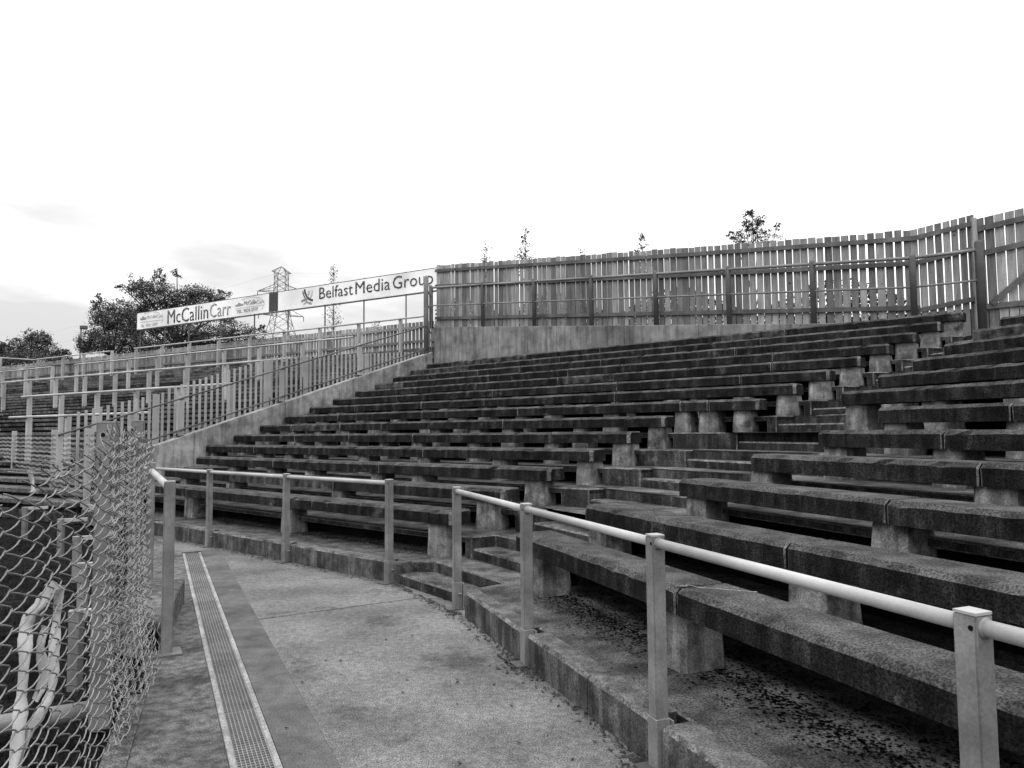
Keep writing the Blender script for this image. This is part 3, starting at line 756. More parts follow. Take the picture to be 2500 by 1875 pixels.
for (tx, ty, sc, xoff) in ((1465, 0, 1.0, 0), (75, 0, .80, 0)):
    R_ = tx > 1000
    a, b, mtx = ((1590, 1770, 'signgrey') if R_ else (175, 310, 'signpale'))
    L1('McCallin', a, b, 330 if R_ else 527, 268 if R_ else 480, mtx)
    L1('Carr', b + 6, 1885 if R_ else 405, 308 if R_ else 512, 250 if R_ else 465, 'signpale')
    L1('TEL: 9024 3777', 1482 if R_ else 78, 1790 if R_ else 322, 448 if R_ else 655, 400 if R_ else 612, 'signgrey' if R_ else 'signpale')
    # skyline emblem
    px = [(0, 0), (.0, .25), (.15, .35), (.25, .25), (.3, .6), (.38, .3), (.45, 1), (.52, .35), (.6, .7), (.68, .3), (.85, .4), (1, .25), (1, 0)]
    x0, x1, y0 = (1465, 1575, 348) if R_ else (75, 160, 548)
    m = MB()
    for (ua, va), (ub, vb) in zip(px[:-1], px[1:]):
        if ub <= ua: continue
        xa_, xb_ = x0 + (x1 - x0) * ua, x0 + (x1 - x0) * ub; yy = y0 - 16 * (ua + ub) / 2; hh = 75 * max(.22, (va + vb) / 2)
        A = bs(*c1(xa_, yy)); B = bs(*c1(xb_, yy - hh))
        m.box(PF(PB - .011, (A[0] + B[0]) / 2, (A[1] + B[1]) / 2), uF * abs(A[0] - B[0]) / 2, nF * .003, Z * abs(A[1] - B[1]) / 2)
    m.build('skyline_emblem', 'signgrey' if R_ else 'signgrey', S1)
    if R_:
        strokes(S1, [c1(*q_) for q_ in ((1560, 245), (1680, 207), (1800, 215), (1875, 265), (1880, 330), (1840, 395))], .012, 'signpale', 'emblem_arc')
        strokes(S1, [c1(*q_) for q_ in ((1465, 380), (1660, 350), (1870, 322))], .012, 'signpale', 'emblem_line')
    else:
        strokes(S1, [c1(*q_) for q_ in ((130, 450), (230, 425), (330, 430), (395, 480), (405, 540), (375, 590))], .012, 'signpale', 'emblem_arc')
        strokes(S1, [c1(*q_) for q_ in ((75, 577), (250, 558), (400, 537))], .012, 'signpale', 'emblem_line')
o2 = PF(PB, bs(870, 740)[0], ZB0)
S2 = thing('advertising_board', 'long white advertising board reading BelfastMediaGroup beside the timber fence', 'sign', o2)
panel(S2, 'panel', 678.5, 1085, 'signwhite')
def c2_(x, y): return 660 + x / 5.267, 640 + y / 5.267
def L2_(txt, xa, xb, yb, yt, mt, **k): a = c2_(xa, yb); b = c2_(xb, yb); return lettering(S2, txt, a[0], b[0], a[1], c2_(xa, yt)[1], mt, **k)
L2_('Belfast', 630, 1060, 475, 328, 'signdark'); L2_('Media', 1095, 1540, 412, 255, 'signdark'); L2_('Group', 1575, 2095, 348, 185, 'signdark')
for pts, w_, mt in (([(440, 350), (455, 410), (490, 465), (545, 490)], .085, 'signdark'), ([(418, 375), (430, 425), (452, 465)], .04, 'signdark'),
                    ([(497, 360), (492, 400), (478, 440)], .06, 'signpale'), ([(540, 360), (530, 420), (500, 470)], .035, 'signpale'),
                    ([(400, 505), (440, 480), (470, 475)], .06, 'signgrey'), ([(450, 480), (480, 515), (530, 528)], .06, 'signgrey'), ([(425, 545), (445, 525), (475, 500)], .035, 'signpale')):
    strokes(S2, [c2_(*q_) for q_ in pts], w_, mt)
S3 = thing('board_frame', 'dark steel frame and thin posts carrying the two advertising boards above the far fence', 'frame', PF(PB + .1, bs(700, 740)[0], 4.4))
panel(S3, 'dark_panel', 656.5, 678.3, 'signdark', off=0)
for z in (ZB0 - .035, ZB1 + .02):
    ta, tb = bs(336, 700)[0], bs(1085, 700)[0]
    MB().beam(PF(PB + .045, ta, z), PF(PB + .045, tb, z), .04, .05 if z < 7 else .03).build('frame_rail', 'darkmetal', S3)
for x in (340, 400, 458, 536, 618, 700, 790, 885, 988):
    t_ = bs(x, 760)[0]; MB().beam(PF(PB + .08, t_, 4.2), PF(PB + .08, t_, ZB1 + .06), .045, .045, Vector((1, 0, 0))).build('frame_post', 'darkmetal', S3)

# ------------------------------------------------------------------ pylon and cables
PY = 170.0; s0 = PY / F
def pp(x, y): return at(x, y, PY)
T = thing('pylon', 'lattice electricity pylon standing far behind the advertising boards', 'pylon', pp(688, 1000))
cx0 = pp(687, 700).x
def legs(z, hw): return [Vector((cx0 + a * hw, PY + b * hw, z)) for a, b in ((-1, -1), (1, -1), (1, 1), (-1, 1))]
def zz(y): return pp(687, y).z
lv = [(zz(664), 1.28), (zz(679), 1.28), (zz(694), 1.28), (zz(709), 1.35), (zz(735), 1.45), (zz(765), 1.6), (zz(790), 2.1), (zz(820), 2.8), (zz(860), 3.8), (zz(960), 6.0)]
m = MB()
for (za, ha), (zb, hb) in zip(lv[:-1], lv[1:]):
    A, B = legs(za, ha), legs(zb, hb)
    for i in range(4):
        j = (i + 1) % 4
        m.beam(A[i], B[i], .12, .12, Vector((1, 0, 0))); m.beam(A[i], B[j], .075, .075, Vector((0, 1, 0.1))); m.beam(A[j], B[i], .075, .075, Vector((0, 1, .1)))
        m.beam(A[i], A[j], .05, .05)
m.build('tower', 'pylon', T)
def arm(z, half, rise, droop=0.0, tilt=0.0):
    for sg in (-1, 1):
        m = MB(); tip = Vector((cx0 + sg * half, PY, z + sg * tilt))
        for b in (-1, 1):
            m.beam(Vector((cx0 + sg * 1.3, PY + b * 1.3, z)), tip, .13, .13); m.beam(Vector((cx0 + sg * 1.3, PY + b * 1.3, z + rise)), tip, .10, .10)
        for f in (.35, .7):
            a = Vector((cx0 + sg * 1.3, PY - 1.3, z)).lerp(tip, f); b = Vector((cx0 + sg * 1.3, PY - 1.3, z + rise)).lerp(tip, f - .15); m.beam(a, b, .07, .07)
        m.build('crossarm', 'pylon', T)
        MB().tube([tip, tip + Vector((0, 0, -1.1))], .09, 6).build('insulator', 'pylon', T)
m = MB(); apex = Vector((cx0, PY, zz(651)))
for a in (-1, 1):
    tip = Vector((cx0 + a * 2.3 , PY, zz(665) - a * .35))
    m.beam(apex, tip, .14, .14)
    for b in (-1, 1): m.beam(Vector((cx0 + a * 1.28, PY + b * 1.28, zz(666))), tip, .1, .1); m.beam(apex, Vector((cx0 + a * 1.28, PY + b * 1.28, zz(665))), .1, .1)
m.build('cap', 'pylon', T)
arm(zz(712), 5.6, 1.5, tilt=-.2); arm(zz(770), 5.3, 1.9, tilt=-.4)
def cable(p0, p1, sag, label):
    pts = [p0.lerp(p1, i / 24) - Z * sag * 4 * (i / 24) * (1 - i / 24) for i in range(25)]
    tag(MB().tube(pts, .02, 5).build('power_cable', 'cable'), label, 'cable', 'power cables')
cable(at(-300, 880, 300), pp(670, 669), 3.0, 'faint upper power cable running left from the pylon')
cable(pp(706, 667), at(1900, 560, 120), 2.0, 'faint power cable running right from the pylon over the timber fence')
cable(at(-300, 905, 330), pp(630, 719), 3.0, 'faint lower power cable running left from the pylon arm')

# lamp post between the trees
q = at(198, 795, 48)
T = thing('lamp_post', 'thin pole with a small lamp head left of the big tree', 'lamp post', Vector((q.x, q.y, 3.5)))
MB().tube([Vector((q.x, q.y, 3.5)), q], [.07, .05], 8).build('pole', 'galv', T); MB().box(q + Vector((.18, 0, -.12)), Vector((.22, 0, 0)), Vector((0, .12, 0)), Z * .12).build('lamp_head', 'darkmetal', T, bevel=.03)
# arm of something at the left frame edge
# ------------------------------------------------------------------ trees
def tree(name, label, basept, trunk_r, clumps, leaf, mt='leaf', dens=1.0, twig=True, cat='tree', seed=1):
    rnd = random.Random(seed)
    T = thing(name, label, cat, basept)
    tk = MB(); top = sum((c for c, r, n in clumps), Vector()) / len(clumps)
    fork = basept.lerp(top, .42)
    tk.tube([basept, basept.lerp(fork, .5) + Vector((rnd.uniform(-.1, .1), 0, 0)), fork], [trunk_r, trunk_r * .8, trunk_r * .65], 8)
    br = MB()
    lf = MB()
    for c, r, n in clumps:
        st = fork.lerp(top, rnd.uniform(0, .5)); mid = st.lerp(c, .5) + Vector((rnd.uniform(-.2, .2), rnd.uniform(-.2, .2), rnd.uniform(0, .25))) * r.length * .5
        br.tube([st, mid, c, c + (c - mid) * .1], [trunk_r * .38, trunk_r * .22, trunk_r * .10, trunk_r * .04], 5)
        cen = []
        for k in range(max(8, int(n / 9))):
            while True:
                d = Vector((rnd.uniform(-1, 1), rnd.uniform(-1, 1), rnd.uniform(-1, 1)))
                if .12 < d.length < 1: break
            d = d.normalized() * d.length ** .5
            q = c + Vector((d.x * r.x, d.y * r.y, d.z * r.z)); cen.append(q)
            if twig: br.tube([c.lerp(q, .1), c.lerp(q, .6) + Vector((0, 0, .06 * r.z)), q], [trunk_r * .07, trunk_r * .045, trunk_r * .02], 3, cap=False)
        for k in range(int(n * dens)):
            q = rnd.choice(cen) + Vector((rnd.gauss(0, 1) * r.x, rnd.gauss(0, 1) * r.y, rnd.gauss(0, 1) * r.z)) * .17
            a = Vector((rnd.uniform(-1, 1), rnd.uniform(-1, 1), rnd.uniform(-1, 1))).normalized(); b = a.cross(Vector((rnd.uniform(-1, 1), rnd.uniform(-1, 1), rnd.uniform(-1, 1)))).normalized()
            l = leaf * rnd.uniform(.6, 1.25); k0 = len(lf.v)
            lf.v += [q - a * l * .5, q + b * l * .3, q + a * l * .5, q - b * l * .3]; lf.f.append((k0, k0 + 1, k0 + 2, k0 + 3))
    tk.build('trunk', 'bark', T, smooth=True); br.build('limbs', 'bark', T)
    lf.build('crown', mt, T)
    return T
def clp(x, y, Y, rx, rz, n, ry=None):
    s_ = Y / F; return (at(x, y, Y + jit(1.2)), Vector((rx * s_, (ry or (rx + rz) / 2) * s_, rz * s_)), n)
Yb = 44
cl = [clp(*c) for c in [
    (425, 748, Yb, 62, 34, 1100), (380, 715, Yb, 46, 28, 620), (470, 722, Yb, 50, 26, 760), (520, 738, Yb, 38, 24, 520), (345, 705, Yb, 30, 26, 330),
    (330, 690, Yb, 16, 22, 120), (390, 676, Yb, 16, 20, 150), (432, 668, Yb, 14, 10, 60), (548, 716, Yb, 14, 14, 70), (300, 702, Yb, 18, 10, 60),
    (360, 760, Yb, 26, 24, 240), (470, 770, Yb, 50, 22, 500), (400, 800, Yb, 60, 30, 900), (500, 815, Yb, 60, 26, 900), (575, 808, Yb, 40, 22, 420), (625, 815, Yb, 22, 14, 90), (600, 835, Yb, 50, 16, 420),
    (450, 845, Yb, 90, 22, 1100), (335, 765, Yb, 30, 30, 420), (345, 800, Yb, 40, 34, 700), (540, 770, Yb, 34, 18, 260), (640, 800, Yb, 10, 10, 40)]]
bt = at(420, 1000, Yb); bt.z = 3.6
tree('broadleaf_tree', 'large dark spreading tree behind the McCallinCarr advertising board', bt, .24, cl, .105, seed=3, dens=3.4)
cl = [clp(*c) for c in [(270, 800, 42, 46, 40, 900), (255, 765, 42, 34, 30, 420), (292, 755, 42, 26, 24, 260), (240, 728, 42, 8, 12, 50), (236, 742, 42, 12, 12, 70),
    (300, 840, 42, 60, 30, 1100), (225, 835, 42, 34, 26, 520), (215, 850, 42, 24, 14, 260), (200, 835, 42, 10, 8, 60), (320, 790, 42, 26, 30, 400), (360, 850, 42, 40, 24, 500)]]
bt = at(285, 1000, 42); bt.z = 3.6
tree('broadleaf_tree', 'upright dark tree left of the McCallinCarr advertising board', bt, .2, cl, .105, seed=5, dens=3.4)
cl = [clp(*c) for c in [(85, 845, 46, 42, 30, 700), (78, 818, 46, 14, 14, 110), (105, 828, 46, 20, 18, 220), (45, 850, 46, 28, 24, 330), (115, 860, 46, 26, 24, 360), (70, 878, 46, 70, 22, 900), (38, 835, 46, 12, 10, 60)]]
bt = at(80, 1000, 46); bt.z = 3.6
tree('broadleaf_tree', 'small rounded tree at the far left beyond the terrace fence', bt, .15, cl, .105, seed=8, dens=3.2)
cl = [clp(*c) for c in [(155, 872, 47, 22, 18, 330), (175, 885, 47, 26, 14, 260), (135, 885, 47, 26, 14, 260)]]
bt = at(155, 1000, 47); bt.z = 3.6
tree('shrub', 'low shrub between the two left-hand trees above the fence', bt, .08, cl, .22, seed=9, cat='shrub')
cl = [clp(*c) for c in [(-10, 868, 50, 36, 26, 700), (25, 880, 50, 30, 20, 500), (5, 855, 50, 20, 16, 300)]]
bt = at(0, 1000, 50); bt.z = 3.6
tree('dark_bush', 'dense dark bush cut by the left edge of the picture', bt, .1, cl, .28, seed=10, cat='bush')
def birch(label, x, ytop, ybot, halfw, Y, n, base_z=2.9, leaf=.16, seed=1, spread=None, cat='tree', mt='leaf2', zf=None):
    rnd = random.Random(seed); topp = at(x, ytop, Y); b = Vector((topp.x + rnd.uniform(-.2, .2), Y, base_z)); T = thing('young_birch', label, cat, b)
    MB().tube([b, b.lerp(topp, .5) + Vector((rnd.uniform(-.1, .1), 0, 0)), topp], [.07, .04, .008], 6).build('trunk', 'bark', T)
    zb = at(x, ybot, Y).z; br = MB(); lf = MB(); s_ = Y / F
    for k in range(n):
        f = rnd.random(); z = zb + (topp.z - zb) * f; o = Vector((b.x + (topp.x - b.x) * (z - b.z) / (topp.z - b.z), Y, z))
        wv = halfw * s_ * (1 - f * .85) * rnd.uniform(.5, 1.1); th = rnd.uniform(0, 2 * pi)
        e = o + Vector((cos(th) * wv, sin(th) * wv * .7, wv * .7)); br.tube([o, o.lerp(e, .5) + Z * .03, e], [.012, .008, .004], 3, cap=False)
        for j in range(7):
            q = o.lerp(e, rnd.uniform(.3, 1.1)) + Vector((rnd.gauss(0, .09), rnd.gauss(0, .09), rnd.gauss(0, .09)))
            a = Vector((rnd.uniform(-1, 1), rnd.uniform(-1, 1), rnd.uniform(-1, 1))).normalized(); c = a.cross(Vector((rnd.uniform(-1, 1), rnd.uniform(-1, 1), rnd.uniform(-1, 1)))).normalized()
            l = leaf * rnd.uniform(.5, 1.1); k0 = len(lf.v); lf.v += [q - a * l * .5, q + c * l * .3, q + a * l * .5, q - c * l * .3]; lf.f.append((k0, k0 + 1, k0 + 2, k0 + 3))
    br.build('twigs', 'bark', T); lf.build('crown', mt, T)
birch('thin young birch behind the BelfastMediaGroup board', 815, 643, 820, 36, 48, 75, 3.6, .13, 1)
birch('thin birch sapling just right of the end of the advertising board, over the fence', 1186, 597, 690, 26, 40, 34, 2.9, .15, 2)
birch('taller thin birch sapling above the left part of the timber fence', 1283, 561, 690, 36, 40, 60, 2.9, .16, 3)
birch('tiny twig tip above the middle of the timber fence', 1418, 608, 700, 12, 40, 14, 2.9, .12, 4)
birch('small birch sapling above the middle right part of the timber fence', 1567, 574, 680, 34, 38, 44, 2.9, .17, 5)
birch('low sapling behind the fence right under the BelfastMediaGroup board', 915, 786, 850, 26, 46, 18, 3.6, .16, 6)
cl = [clp(*c) for c in [(1838, 535, 30, 26, 20, 230), (1820, 552, 30, 16, 12, 70), (1835, 575, 30, 40, 18, 190), (1850, 552, 30, 16, 18, 110), (1898, 553, 30, 7, 11, 50), (1790, 573, 30, 16, 8, 60), (1875, 580, 30, 30, 14, 110), (1800, 585, 30, 26, 10, 90)]]
bt = at(1840, 900, 30); bt.z = 2.9
tree('broadleaf_tree', 'leafy tree top rising above the right part of the timber fence', bt, .08, cl, .085, seed=12, dens=2.4)

# ------------------------------------------------------------------ chain-link fences
def wire_fence(label, cols, zt_f, zb, dz, r, P, name='chain_link_fence', depth=.004, each=True, tangled=0, nsid=4, sag=0):
    """cols: list of (point, next pitch); each wire zigzags between neighbouring columns"""
    T = thing(name, label, 'fence', Vector((cols[0].x, cols[0].y, 0)))
    all_ = MB()
    for i in range(len(cols) - 1):
        a, b = cols[i], cols[i + 1]; d = (b - a); nrm = perp(d.normalized()) if d.length > 0 else Vector()
        m = MB() if each else all_; pts = []
        zt = zt_f(i); n = int((zt - zb) / (dz / 2)); z = zt
        sh = (i % 2)
        for k in range(n + 1):
            z = zt - k * dz / 2
            sidek = (k + 0) % 2
            base = a if sidek == 0 else b
            fo = -depth if sidek == 0 else depth
            w_ = P(i, k, z) if P else Vector()
            pts.append(base + Vector((0, 0, z)) + nrm * fo + w_ - Vector((0, 0, 0)))
        # rounded bends
        fine = []
        for k in range(len(pts) - 1):
            p0, p1 = pts[k], pts[k + 1]
            bow = nrm * (depth * 1.6 * (1 if k % 2 else -1)) * (0 if not each else 1) + Z * (-.006 if (k % 2) else .006) * (1 if each else 0)
            fine += [p0 + (p1 - p0) * .04, p0.lerp(p1, .3) + bow * .8, p0.lerp(p1, .6) + bow, p0.lerp(p1, .9) + bow * .3]
        fine.append(pts[-1])
        if not each: fine = pts
        m.tube(fine, r, nsid, cap=False)
        if each: m.build('wire', 'wire', T, smooth=True)
    if not each: o = all_.build('mesh_panel', 'wire', T); o['kind'] = 'stuff'
    return T, pts
# near torn fence: section A (open) and B (bunched)
colsA = []
pa, pb_ = Vector((-1.60, 2.05, 0)), Vector((-2.06, 3.74, 0))
for k in range(16):
    f = k / 15; f = 1 - (1 - f) ** 1.12; colsA.append(pa.lerp(pb_, f) + Vector((.012 * sin(k * 1.3), 0, 0)))
endB = onz(352, 1640, 0)
nB = 19
for k in range(1, nB + 1):
    f = k / nB; colsA.append(pb_.lerp(endB, f) + Vector((.02 * sin(k * 2.1), .01 * cos(k * 1.7), 0)))
rw = random.Random(4)
topj = [rw.uniform(-.03, .03) for _ in range(60)]
def ztn(i):
    if i < 11: return 1.44 + .01 * i + topj[i] * .5
    if i < 15: return 1.46 + (i - 10) * .03 + topj[i]
    return 1.57 + .03 * sin(i * .9) + topj[i]
def warp(i, k, z):
    # torn mesh slumps: rows dip toward the near (left) end and waves run through it
    if i >= 16: return Vector((.012 * sin(z * 6 + i * .12) + (.14 if i > 24 else .05) * max(0, .6 - z), .01 * cos(z * 4), .02 * sin(i * .45 + z * 1.5)))
    s_ = max(0, 12 - i) / 12
    low = max(0, .35 - z) / .35
    cx_ = .10 * low * (1 if i > 22 else .2)
    return Vector((.018 * sin(z * 7 + i * .35) + cx_ , .012 * cos(z * 5 + i * .5), -.10 * s_ * (z / 1.5) + .012 * sin(i * .8 + z * 2)))
NF, _ = wire_fence('torn chain-link mesh fence with curled broken top in the left foreground', colsA, ztn, -.08, .070, .0034, warp, nsid=5)
# second, doubled layer where the mesh is bunched
colsB = [c + Vector((.012, -.040, 0)) for c in colsA[16::1]]
def warpB(i, k, z): return Vector((.012 * sin(z * 6 + i * .12) + .12 * max(0, .6 - z), .01 * cos(z * 4), .025 * sin(i * .4)))
NB, _ = wire_fence('bunched second layer of loose chain-link mesh against the fence end', colsB, lambda i: 1.55 + .04 * sin(i * 1.9), -.04, .066, .0030, warpB, name='loose_mesh', nsid=4)
# curled wire ends on the top
for k in range(46):
    i = rw.choice(list(range(0, 34)) + list(range(13, 34)))
    c = colsA[min(i, len(colsA) - 1)]; z0 = ztn(i) - (.10 * max(0, 12 - i) / 12) + .0
    pts = []; th = rw.uniform(0, 6.3); rr = rw.uniform(.014, .035); dirv = Vector((rw.uniform(-1, 1), rw.uniform(-1, 1), 0)).normalized()
    for j in range(10):
        u = j / 9; pts.append(c + Vector((0, 0, z0 - .06 + .1 * u)) + dirv * rr * sin(th + u * 5.5) + Vector((-dirv.y, dirv.x, 0)) * rr * cos(th + u * 4) + Z * rr * sin(u * 6 + th) * .6)
    MB().tube(pts, .0024, 5).build('wire_end', 'wire', NF, smooth=True)
# frayed bottom wires near the end
for k in range(16):
    c = endB + Vector((rw.uniform(-.12, .06), rw.uniform(-.3, .1), 0)); pts = []
    z0 = rw.uniform(.12, .4)
    for j in range(8): pts.append(c + Vector((.11 * j / 7 * rw.uniform(.4, 1.0) + .012 * (-1) ** j, rw.uniform(-.01, .01) - .05 * j / 7, max(.004, z0 - .055 * j))))
    MB().tube(pts, .0022, 4).build('wire_end', 'wire', NF, smooth=True)
# slack straining wire and the diagonal loose wire
def loosewire(pts, r=.0026): MB().tube(pts, r, 6).build('straining_wire', 'wire', NF, smooth=True)
a, b = at(20, 1152, 2.5), at(205, 1121, 3.35); loosewire([a.lerp(b, f / 8) - Z * .03 * sin(pi * f / 8) for f in range(9)])
a, b = at(60, 1540, 2.75), at(250, 1405, 3.5); loosewire([a.lerp(b, f / 8) - Z * .02 * sin(pi * f / 8) for f in range(9)])

# posts of the near fence
bp = onz(245, 1775, 0)
T = thing('fence_post', 'thick grey square post with a bolt hole behind the torn mesh', 'post', bp)
post(T, bp, rzR, 1.67, .105, bracket=False, hole=False)
q = bp + Z * 1.60 + Vector((.012, -.072, 0)); MB().tube([q, q + Vector((0, -.003, 0))], .012, 12).build('bolt_hole', 'black', T)
q2 = at(338, 1000, 5.4)
T = thing('fence_post', 'second grey square post holding the end of the torn mesh', 'post', Vector((q2.x, q2.y, 0)))
post(T, Vector((q2.x, q2.y, 0)), rzR, 1.70, .085, bracket=False, hole=False)
q = Vector((q2.x, q2.y, 1.64)) + Vector((-.01, -.06, 0)); MB().tube([q, q + Vector((0, -.003, 0))], .010, 12).build('bolt_hole', 'black', T)
# low base beam on the pitch side
a, b = bp + Vector((-.03, .05, .06)), at(-120, 1790, 3.85)
T = thing('ground_beam', 'pale rounded beam lying low on the grass beside the thick post', 'beam', a)
MB().tube([a + Z * .02, Vector((b.x, b.y, .08))], .052, 14).build('beam_body', 'paint', T, smooth=True)
# short pitch-side stub posts with a side rail, seen through the mesh
for k, (x, y, lab) in enumerate(((62, 1234, 'low grey frame on the grass, farthest through the mesh'), (150, 1263, 'low grey frame on the grass, second farthest through the mesh'), (189, 1305, 'low grey frame on the grass, middle one seen through the mesh'), (204, 1368, 'low grey frame on the grass, next to nearest through the mesh'), (188, 1480, 'low grey frame close to the thick post, nearest through the mesh'))):
    yd = 1780 * 1.1 / (y - 1062); q = at(x, y, yd); b_ = Vector((q.x, q.y, 0))
    T = thing('low_frame', lab, 'frame', b_, 'low frames along the pitch')
    MB().box(b_ + Z * .25, Vector((.034, 0, 0)), Vector((0, .034, 0)), Z * .25).build('leg', 'paint', T, bevel=.006)
    MB().beam(b_ + Vector((-.05, 0, .475)), b_ + Vector((.27, .13, .475)), .05, .04).build('top_rail', 'paintfar', T)
# mid-distance mesh fence in front of the far terraces
mp = [onz(x, y, 0) for x, y in ((210, 1270), (127, 1243), (30, 1217))]; d_ = (mp[2] - mp[0]).normalized()
mp = [mp[0] - d_ * 2.6] + mp + [mp[2] + d_ * 3.4, mp[2] + d_ * 6.8]
cols = []
L_ = (mp[-1] - mp[0]).length; nc = int(L_ / .10)
for k in range(nc + 1): cols.append(mp[0].lerp(mp[-1], k / nc))
MF, _ = wire_fence('upright chain-link fence between grey posts at the foot of the far terraces', cols, lambda i: 1.62 + .01 * sin(i), .25, .10, .0045, None, each=False, nsid=3)
for q in mp:
    MB().box(q + Z * .86, d_ * .055, perp(d_) * .05, Z * .86).build('post', 'paintfar', MF, bevel=.006)
    for z in (1.6, 1.42):
        c = q + Z * z - perp(d_) * .0; c = q + Vector((.02, -.075, z)); MB().tube([c, c + Vector((0, -.003, 0))], .012, 8).build('bolt_hole', 'black', MF)
for a, b in zip(mp[:-1], mp[1:]): MB().beam(a + Z * .27, b + Z * .27, .06, .08).build('base_rail', 'paintfar', MF)

# plastic banner caught behind the mesh
def ribbon(T, pts, w0, name, mt, Y=3.05, thick=.004, seed=1):
    rnd = random.Random(seed); v = [at(x, y, Y + dy) for x, y, dy in pts]; fine = []
    for i in range(len(v) - 1):
        for k in range(8):
            t_ = k / 8; a = v[max(i - 1, 0)]; b = v[i]; c = v[i + 1]; d = v[min(i + 2, len(v) - 1)]
            fine.append(.5 * ((2 * b) + (c - a) * t_ + (2 * a - 5 * b + 4 * c - d) * t_ ** 2 + (3 * b - a - 3 * c + d) * t_ ** 3))
    fine.append(v[-1]); m = MB(); n = len(fine)
    for i, p in enumerate(fine):
        d = (fine[min(i + 1, n - 1)] - fine[max(i - 1, 0)]).normalized(); sd_ = d.cross(Vector((0, 1, 0))).normalized()
        tw = .35 * sin(i * .35 + seed); sd_ = (sd_ * cos(tw) + Vector((0, 1, 0)) * sin(tw)); hw = w0 / 2 * (1 + .10 * sin(i * .9 + seed) + .05 * sin(i * 2.3)); nn = sd_.cross(d).normalized()
        for s_, o_ in ((-1, 1), (-.4, 1.9), (.3, .3), (1, 1)): m.v.append(p + sd_ * hw * s_ + nn * .003 * o_)
        for s_, o_ in ((1, 0), (.3, -.7), (-.4, .9), (-1, 0)): m.v.append(p + sd_ * hw * s_ + nn * .003 * o_)
    for i in range(n - 1):
        for q in range(8): m.f.append((i * 8 + q, i * 8 + (q + 1) % 8, i * 8 + 8 + (q + 1) % 8, i * 8 + 8 + q))
    m.f.append(tuple(range(8))); m.f.append(tuple((n - 1) * 8 + q for q in reversed(range(8))))
    return m.build(name, mt, T, smooth=True)
bo = at(80, 1600, 3.1)
T = thing('torn_banner', 'twisted strips of white and black plastic hanging behind the torn mesh', 'banner', Vector((bo.x, bo.y, .1)))
ribbon(T, [(142, 1428, 0), (100, 1470, 0), (66, 1520, .02), (60, 1600, 0), (52, 1700, .02), (45, 1790, 0), (28, 1890, 0)], .052, 'white_strip', 'plastic', seed=1)
ribbon(T, [(146, 1430, .02), (138, 1500, .03), (132, 1590, .02), (125, 1680, .03), (100, 1740, .02), (62, 1800, .02), (38, 1880, .02)], .042, 'white_strip', 'plastic', seed=2)
ribbon(T, [(112, 1530, .05), (98, 1580, .05), (108, 1650, .06), (85, 1710, .05)], .04, 'white_strip', 'plastic', seed=3)
ribbon(T, [(120, 1480, .09), (100, 1560, .09), (92, 1650, .09), (84, 1730, .09), (66, 1800, .09)], .13, 'black_strip', 'darkcloth', seed=4)
# small white plastic strip near the fence top
sp_ = at(78, 1160, 2.75)
T = thing('plastic_strip', 'small white plastic strip hanging near the top of the mesh', 'plastic strip', sp_)
ribbon(T, [(72, 1150, 0), (78, 1175, .01), (80, 1200, 0)], .016, 'strip', 'plastic', Y=2.75)

# ------------------------------------------------------------------ grass, leaf litter
m = MB(); rg = random.Random(2)
for k in range(15000):
    y = 1.9 + 12 * rg.random() ** 1.6; p = -.55 - rg.random() ** 1.3 * (1.2 + y * .65)
    t_ = (y - p * nR.y) / uR.y; q = PR(p, t_, -.1)
    if q.dot(nL) > 4.9: continue
    h = rg.uniform(.02, .06); a = rg.uniform(0, 6.3); d = Vector((cos(a), sin(a), 0)); e = Vector((rg.uniform(-1, 1), rg.uniform(-1, 1), 0)) * h * .9; k0 = len(m.v)
    m.v += [q - d * .006, q + d * .006, q + e + Z * h + Z * .02]; m.f.append((k0, k0 + 1, k0 + 2))
o = m.build('grass', 'blade'); o['kind'] = 'stuff'; o['label'] = 'short rough grass of the pitch behind the mesh fence'; o['category'] = 'grass'
m = MB()
def litter(q, s_, z):
    a = rg.uniform(0, 6.3); d = Vector((cos(a), sin(a), 0)); e = Vector((-d.y, d.x, 0)); k0 = len(m.v)
    m.v += [q + d * s_ + Z * (z + rg.uniform(.002, .012)), q + e * s_ * .45 + Z * (z + .004), q - d * s_ + Z * (z + rg.uniform(.002, .012)), q - e * s_ * .45 + Z * (z + .002)]; m.f.append((k0, k0 + 1, k0 + 2, k0 + 3))
for k in range(2200):
    t_ = rg.uniform(-1, 6.3); p = kR(t_) - abs(rg.gauss(0, .05)) - .005
    if rg.random() < .6: t_ = rg.choice(postR) + rg.gauss(0, .12); p = kR(t_) - abs(rg.gauss(0, .07))
    if t_ < 6.4: litter(PR(p, t_), .004 + .02 * rg.random() ** 2, .002)
for k in range(700):
    t_ = rg.uniform(6.2, 14); litter(PL(5.09 - abs(rg.gauss(0, .06)), t_), rg.uniform(.006, .02), .002)
for k in range(260):
    f = rg.random(); q = AL[0].lerp(Vector((-.46, 6.5, 0)), f) - (nL + nR).normalized() * abs(rg.gauss(0, .05)); litter(q, rg.uniform(.008, .022), .002)
for k in range(60): litter(PR(rg.uniform(.3, 1.9), rg.uniform(2.5, 6)), rg.uniform(.006, .02), .002)
for k in range(260):   # on the ledge under the first bench
    t_ = rg.uniform(0, 5.8); litter(PR(2.35 + abs(rg.gauss(0, .12)), t_), rg.uniform(.008, .022), .222)
for k in range(160): litter(PL(5.65 + abs(rg.gauss(0, .1)), rg.uniform(6.3, 13)), rg.uniform(.008, .02), .222)
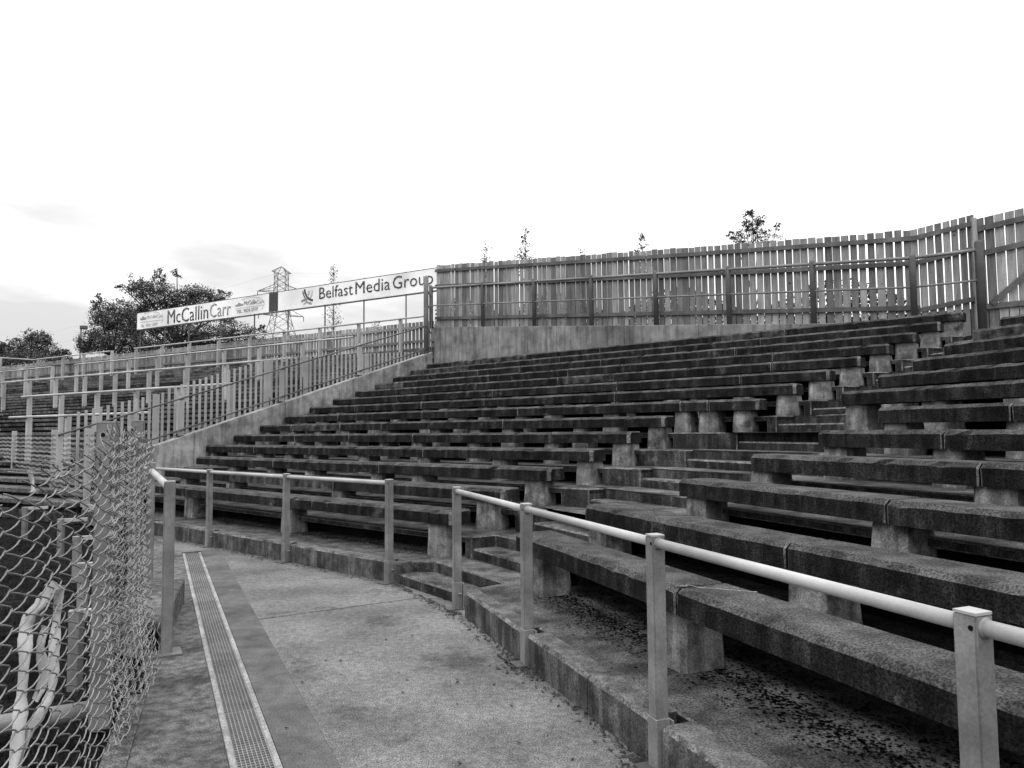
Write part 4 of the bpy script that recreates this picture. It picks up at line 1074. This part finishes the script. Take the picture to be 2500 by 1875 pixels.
o = m.build('leaf_litter', 'litter'); o['kind'] = 'stuff'; o['label'] = 'dead leaves and grit lying along the foot of the kerb'; o['category'] = 'leaf litter'

# vegetation growing behind the board fence, seen through the gaps
m = MB(); rh = random.Random(11)
for k in range(16000):
    t_ = rh.uniform(3.3, 16.5); p_ = 15.35 + rh.random() ** 1.5 * .9; h = rh.random() ** .8 * (1.25 + .35 * sin(t_ * 1.7))
    q = PL(p_, t_, zw(t_) + h * .85 - .35 + (.45 if t_ < 2.8 else 0))
    a = Vector((rh.uniform(-1, 1), rh.uniform(-1, 1), rh.uniform(-1, 1))).normalized(); b = a.cross(Vector((rh.uniform(-1, 1), rh.uniform(-1, 1), rh.uniform(-1, 1)))).normalized()
    l = rh.uniform(.05, .12); k0 = len(m.v); m.v += [q - a * l * .5, q + b * l * .3, q + a * l * .5, q - b * l * .3]; m.f.append((k0, k0 + 1, k0 + 2, k0 + 3))
o = m.build('hedge', 'leaf'); o['kind'] = 'stuff'; o['label'] = 'scrubby growth behind the timber fence, showing through its gaps'; o['category'] = 'hedge'
# mossy dirt specks, packed inward to paint the shade under the lowest benches
def moss_shade(PX, pf, pb, t0, t1, name, seed):
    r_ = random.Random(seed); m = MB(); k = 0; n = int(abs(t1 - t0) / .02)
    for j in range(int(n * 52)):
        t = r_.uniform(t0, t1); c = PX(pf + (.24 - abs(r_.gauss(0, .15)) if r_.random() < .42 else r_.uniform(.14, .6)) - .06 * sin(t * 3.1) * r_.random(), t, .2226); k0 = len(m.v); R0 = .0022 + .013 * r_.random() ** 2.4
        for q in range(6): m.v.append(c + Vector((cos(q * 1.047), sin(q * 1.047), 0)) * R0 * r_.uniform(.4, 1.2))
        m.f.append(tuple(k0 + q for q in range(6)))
    o = m.build('moss_shade', 'moss_shade'); o['kind'] = 'stuff'; o['label'] = name; o['category'] = 'moss_shade'
moss_shade(PR, 2.47, 3.2, -2.4, 5.7, 'mossy dirt and painted shade under the nearest bench right of the stairway', 1)
moss_shade(PL, 5.60, 6.1, 6.2, 14.0, 'mossy dirt and painted shade under the lowest bench left of the stairway', 2)
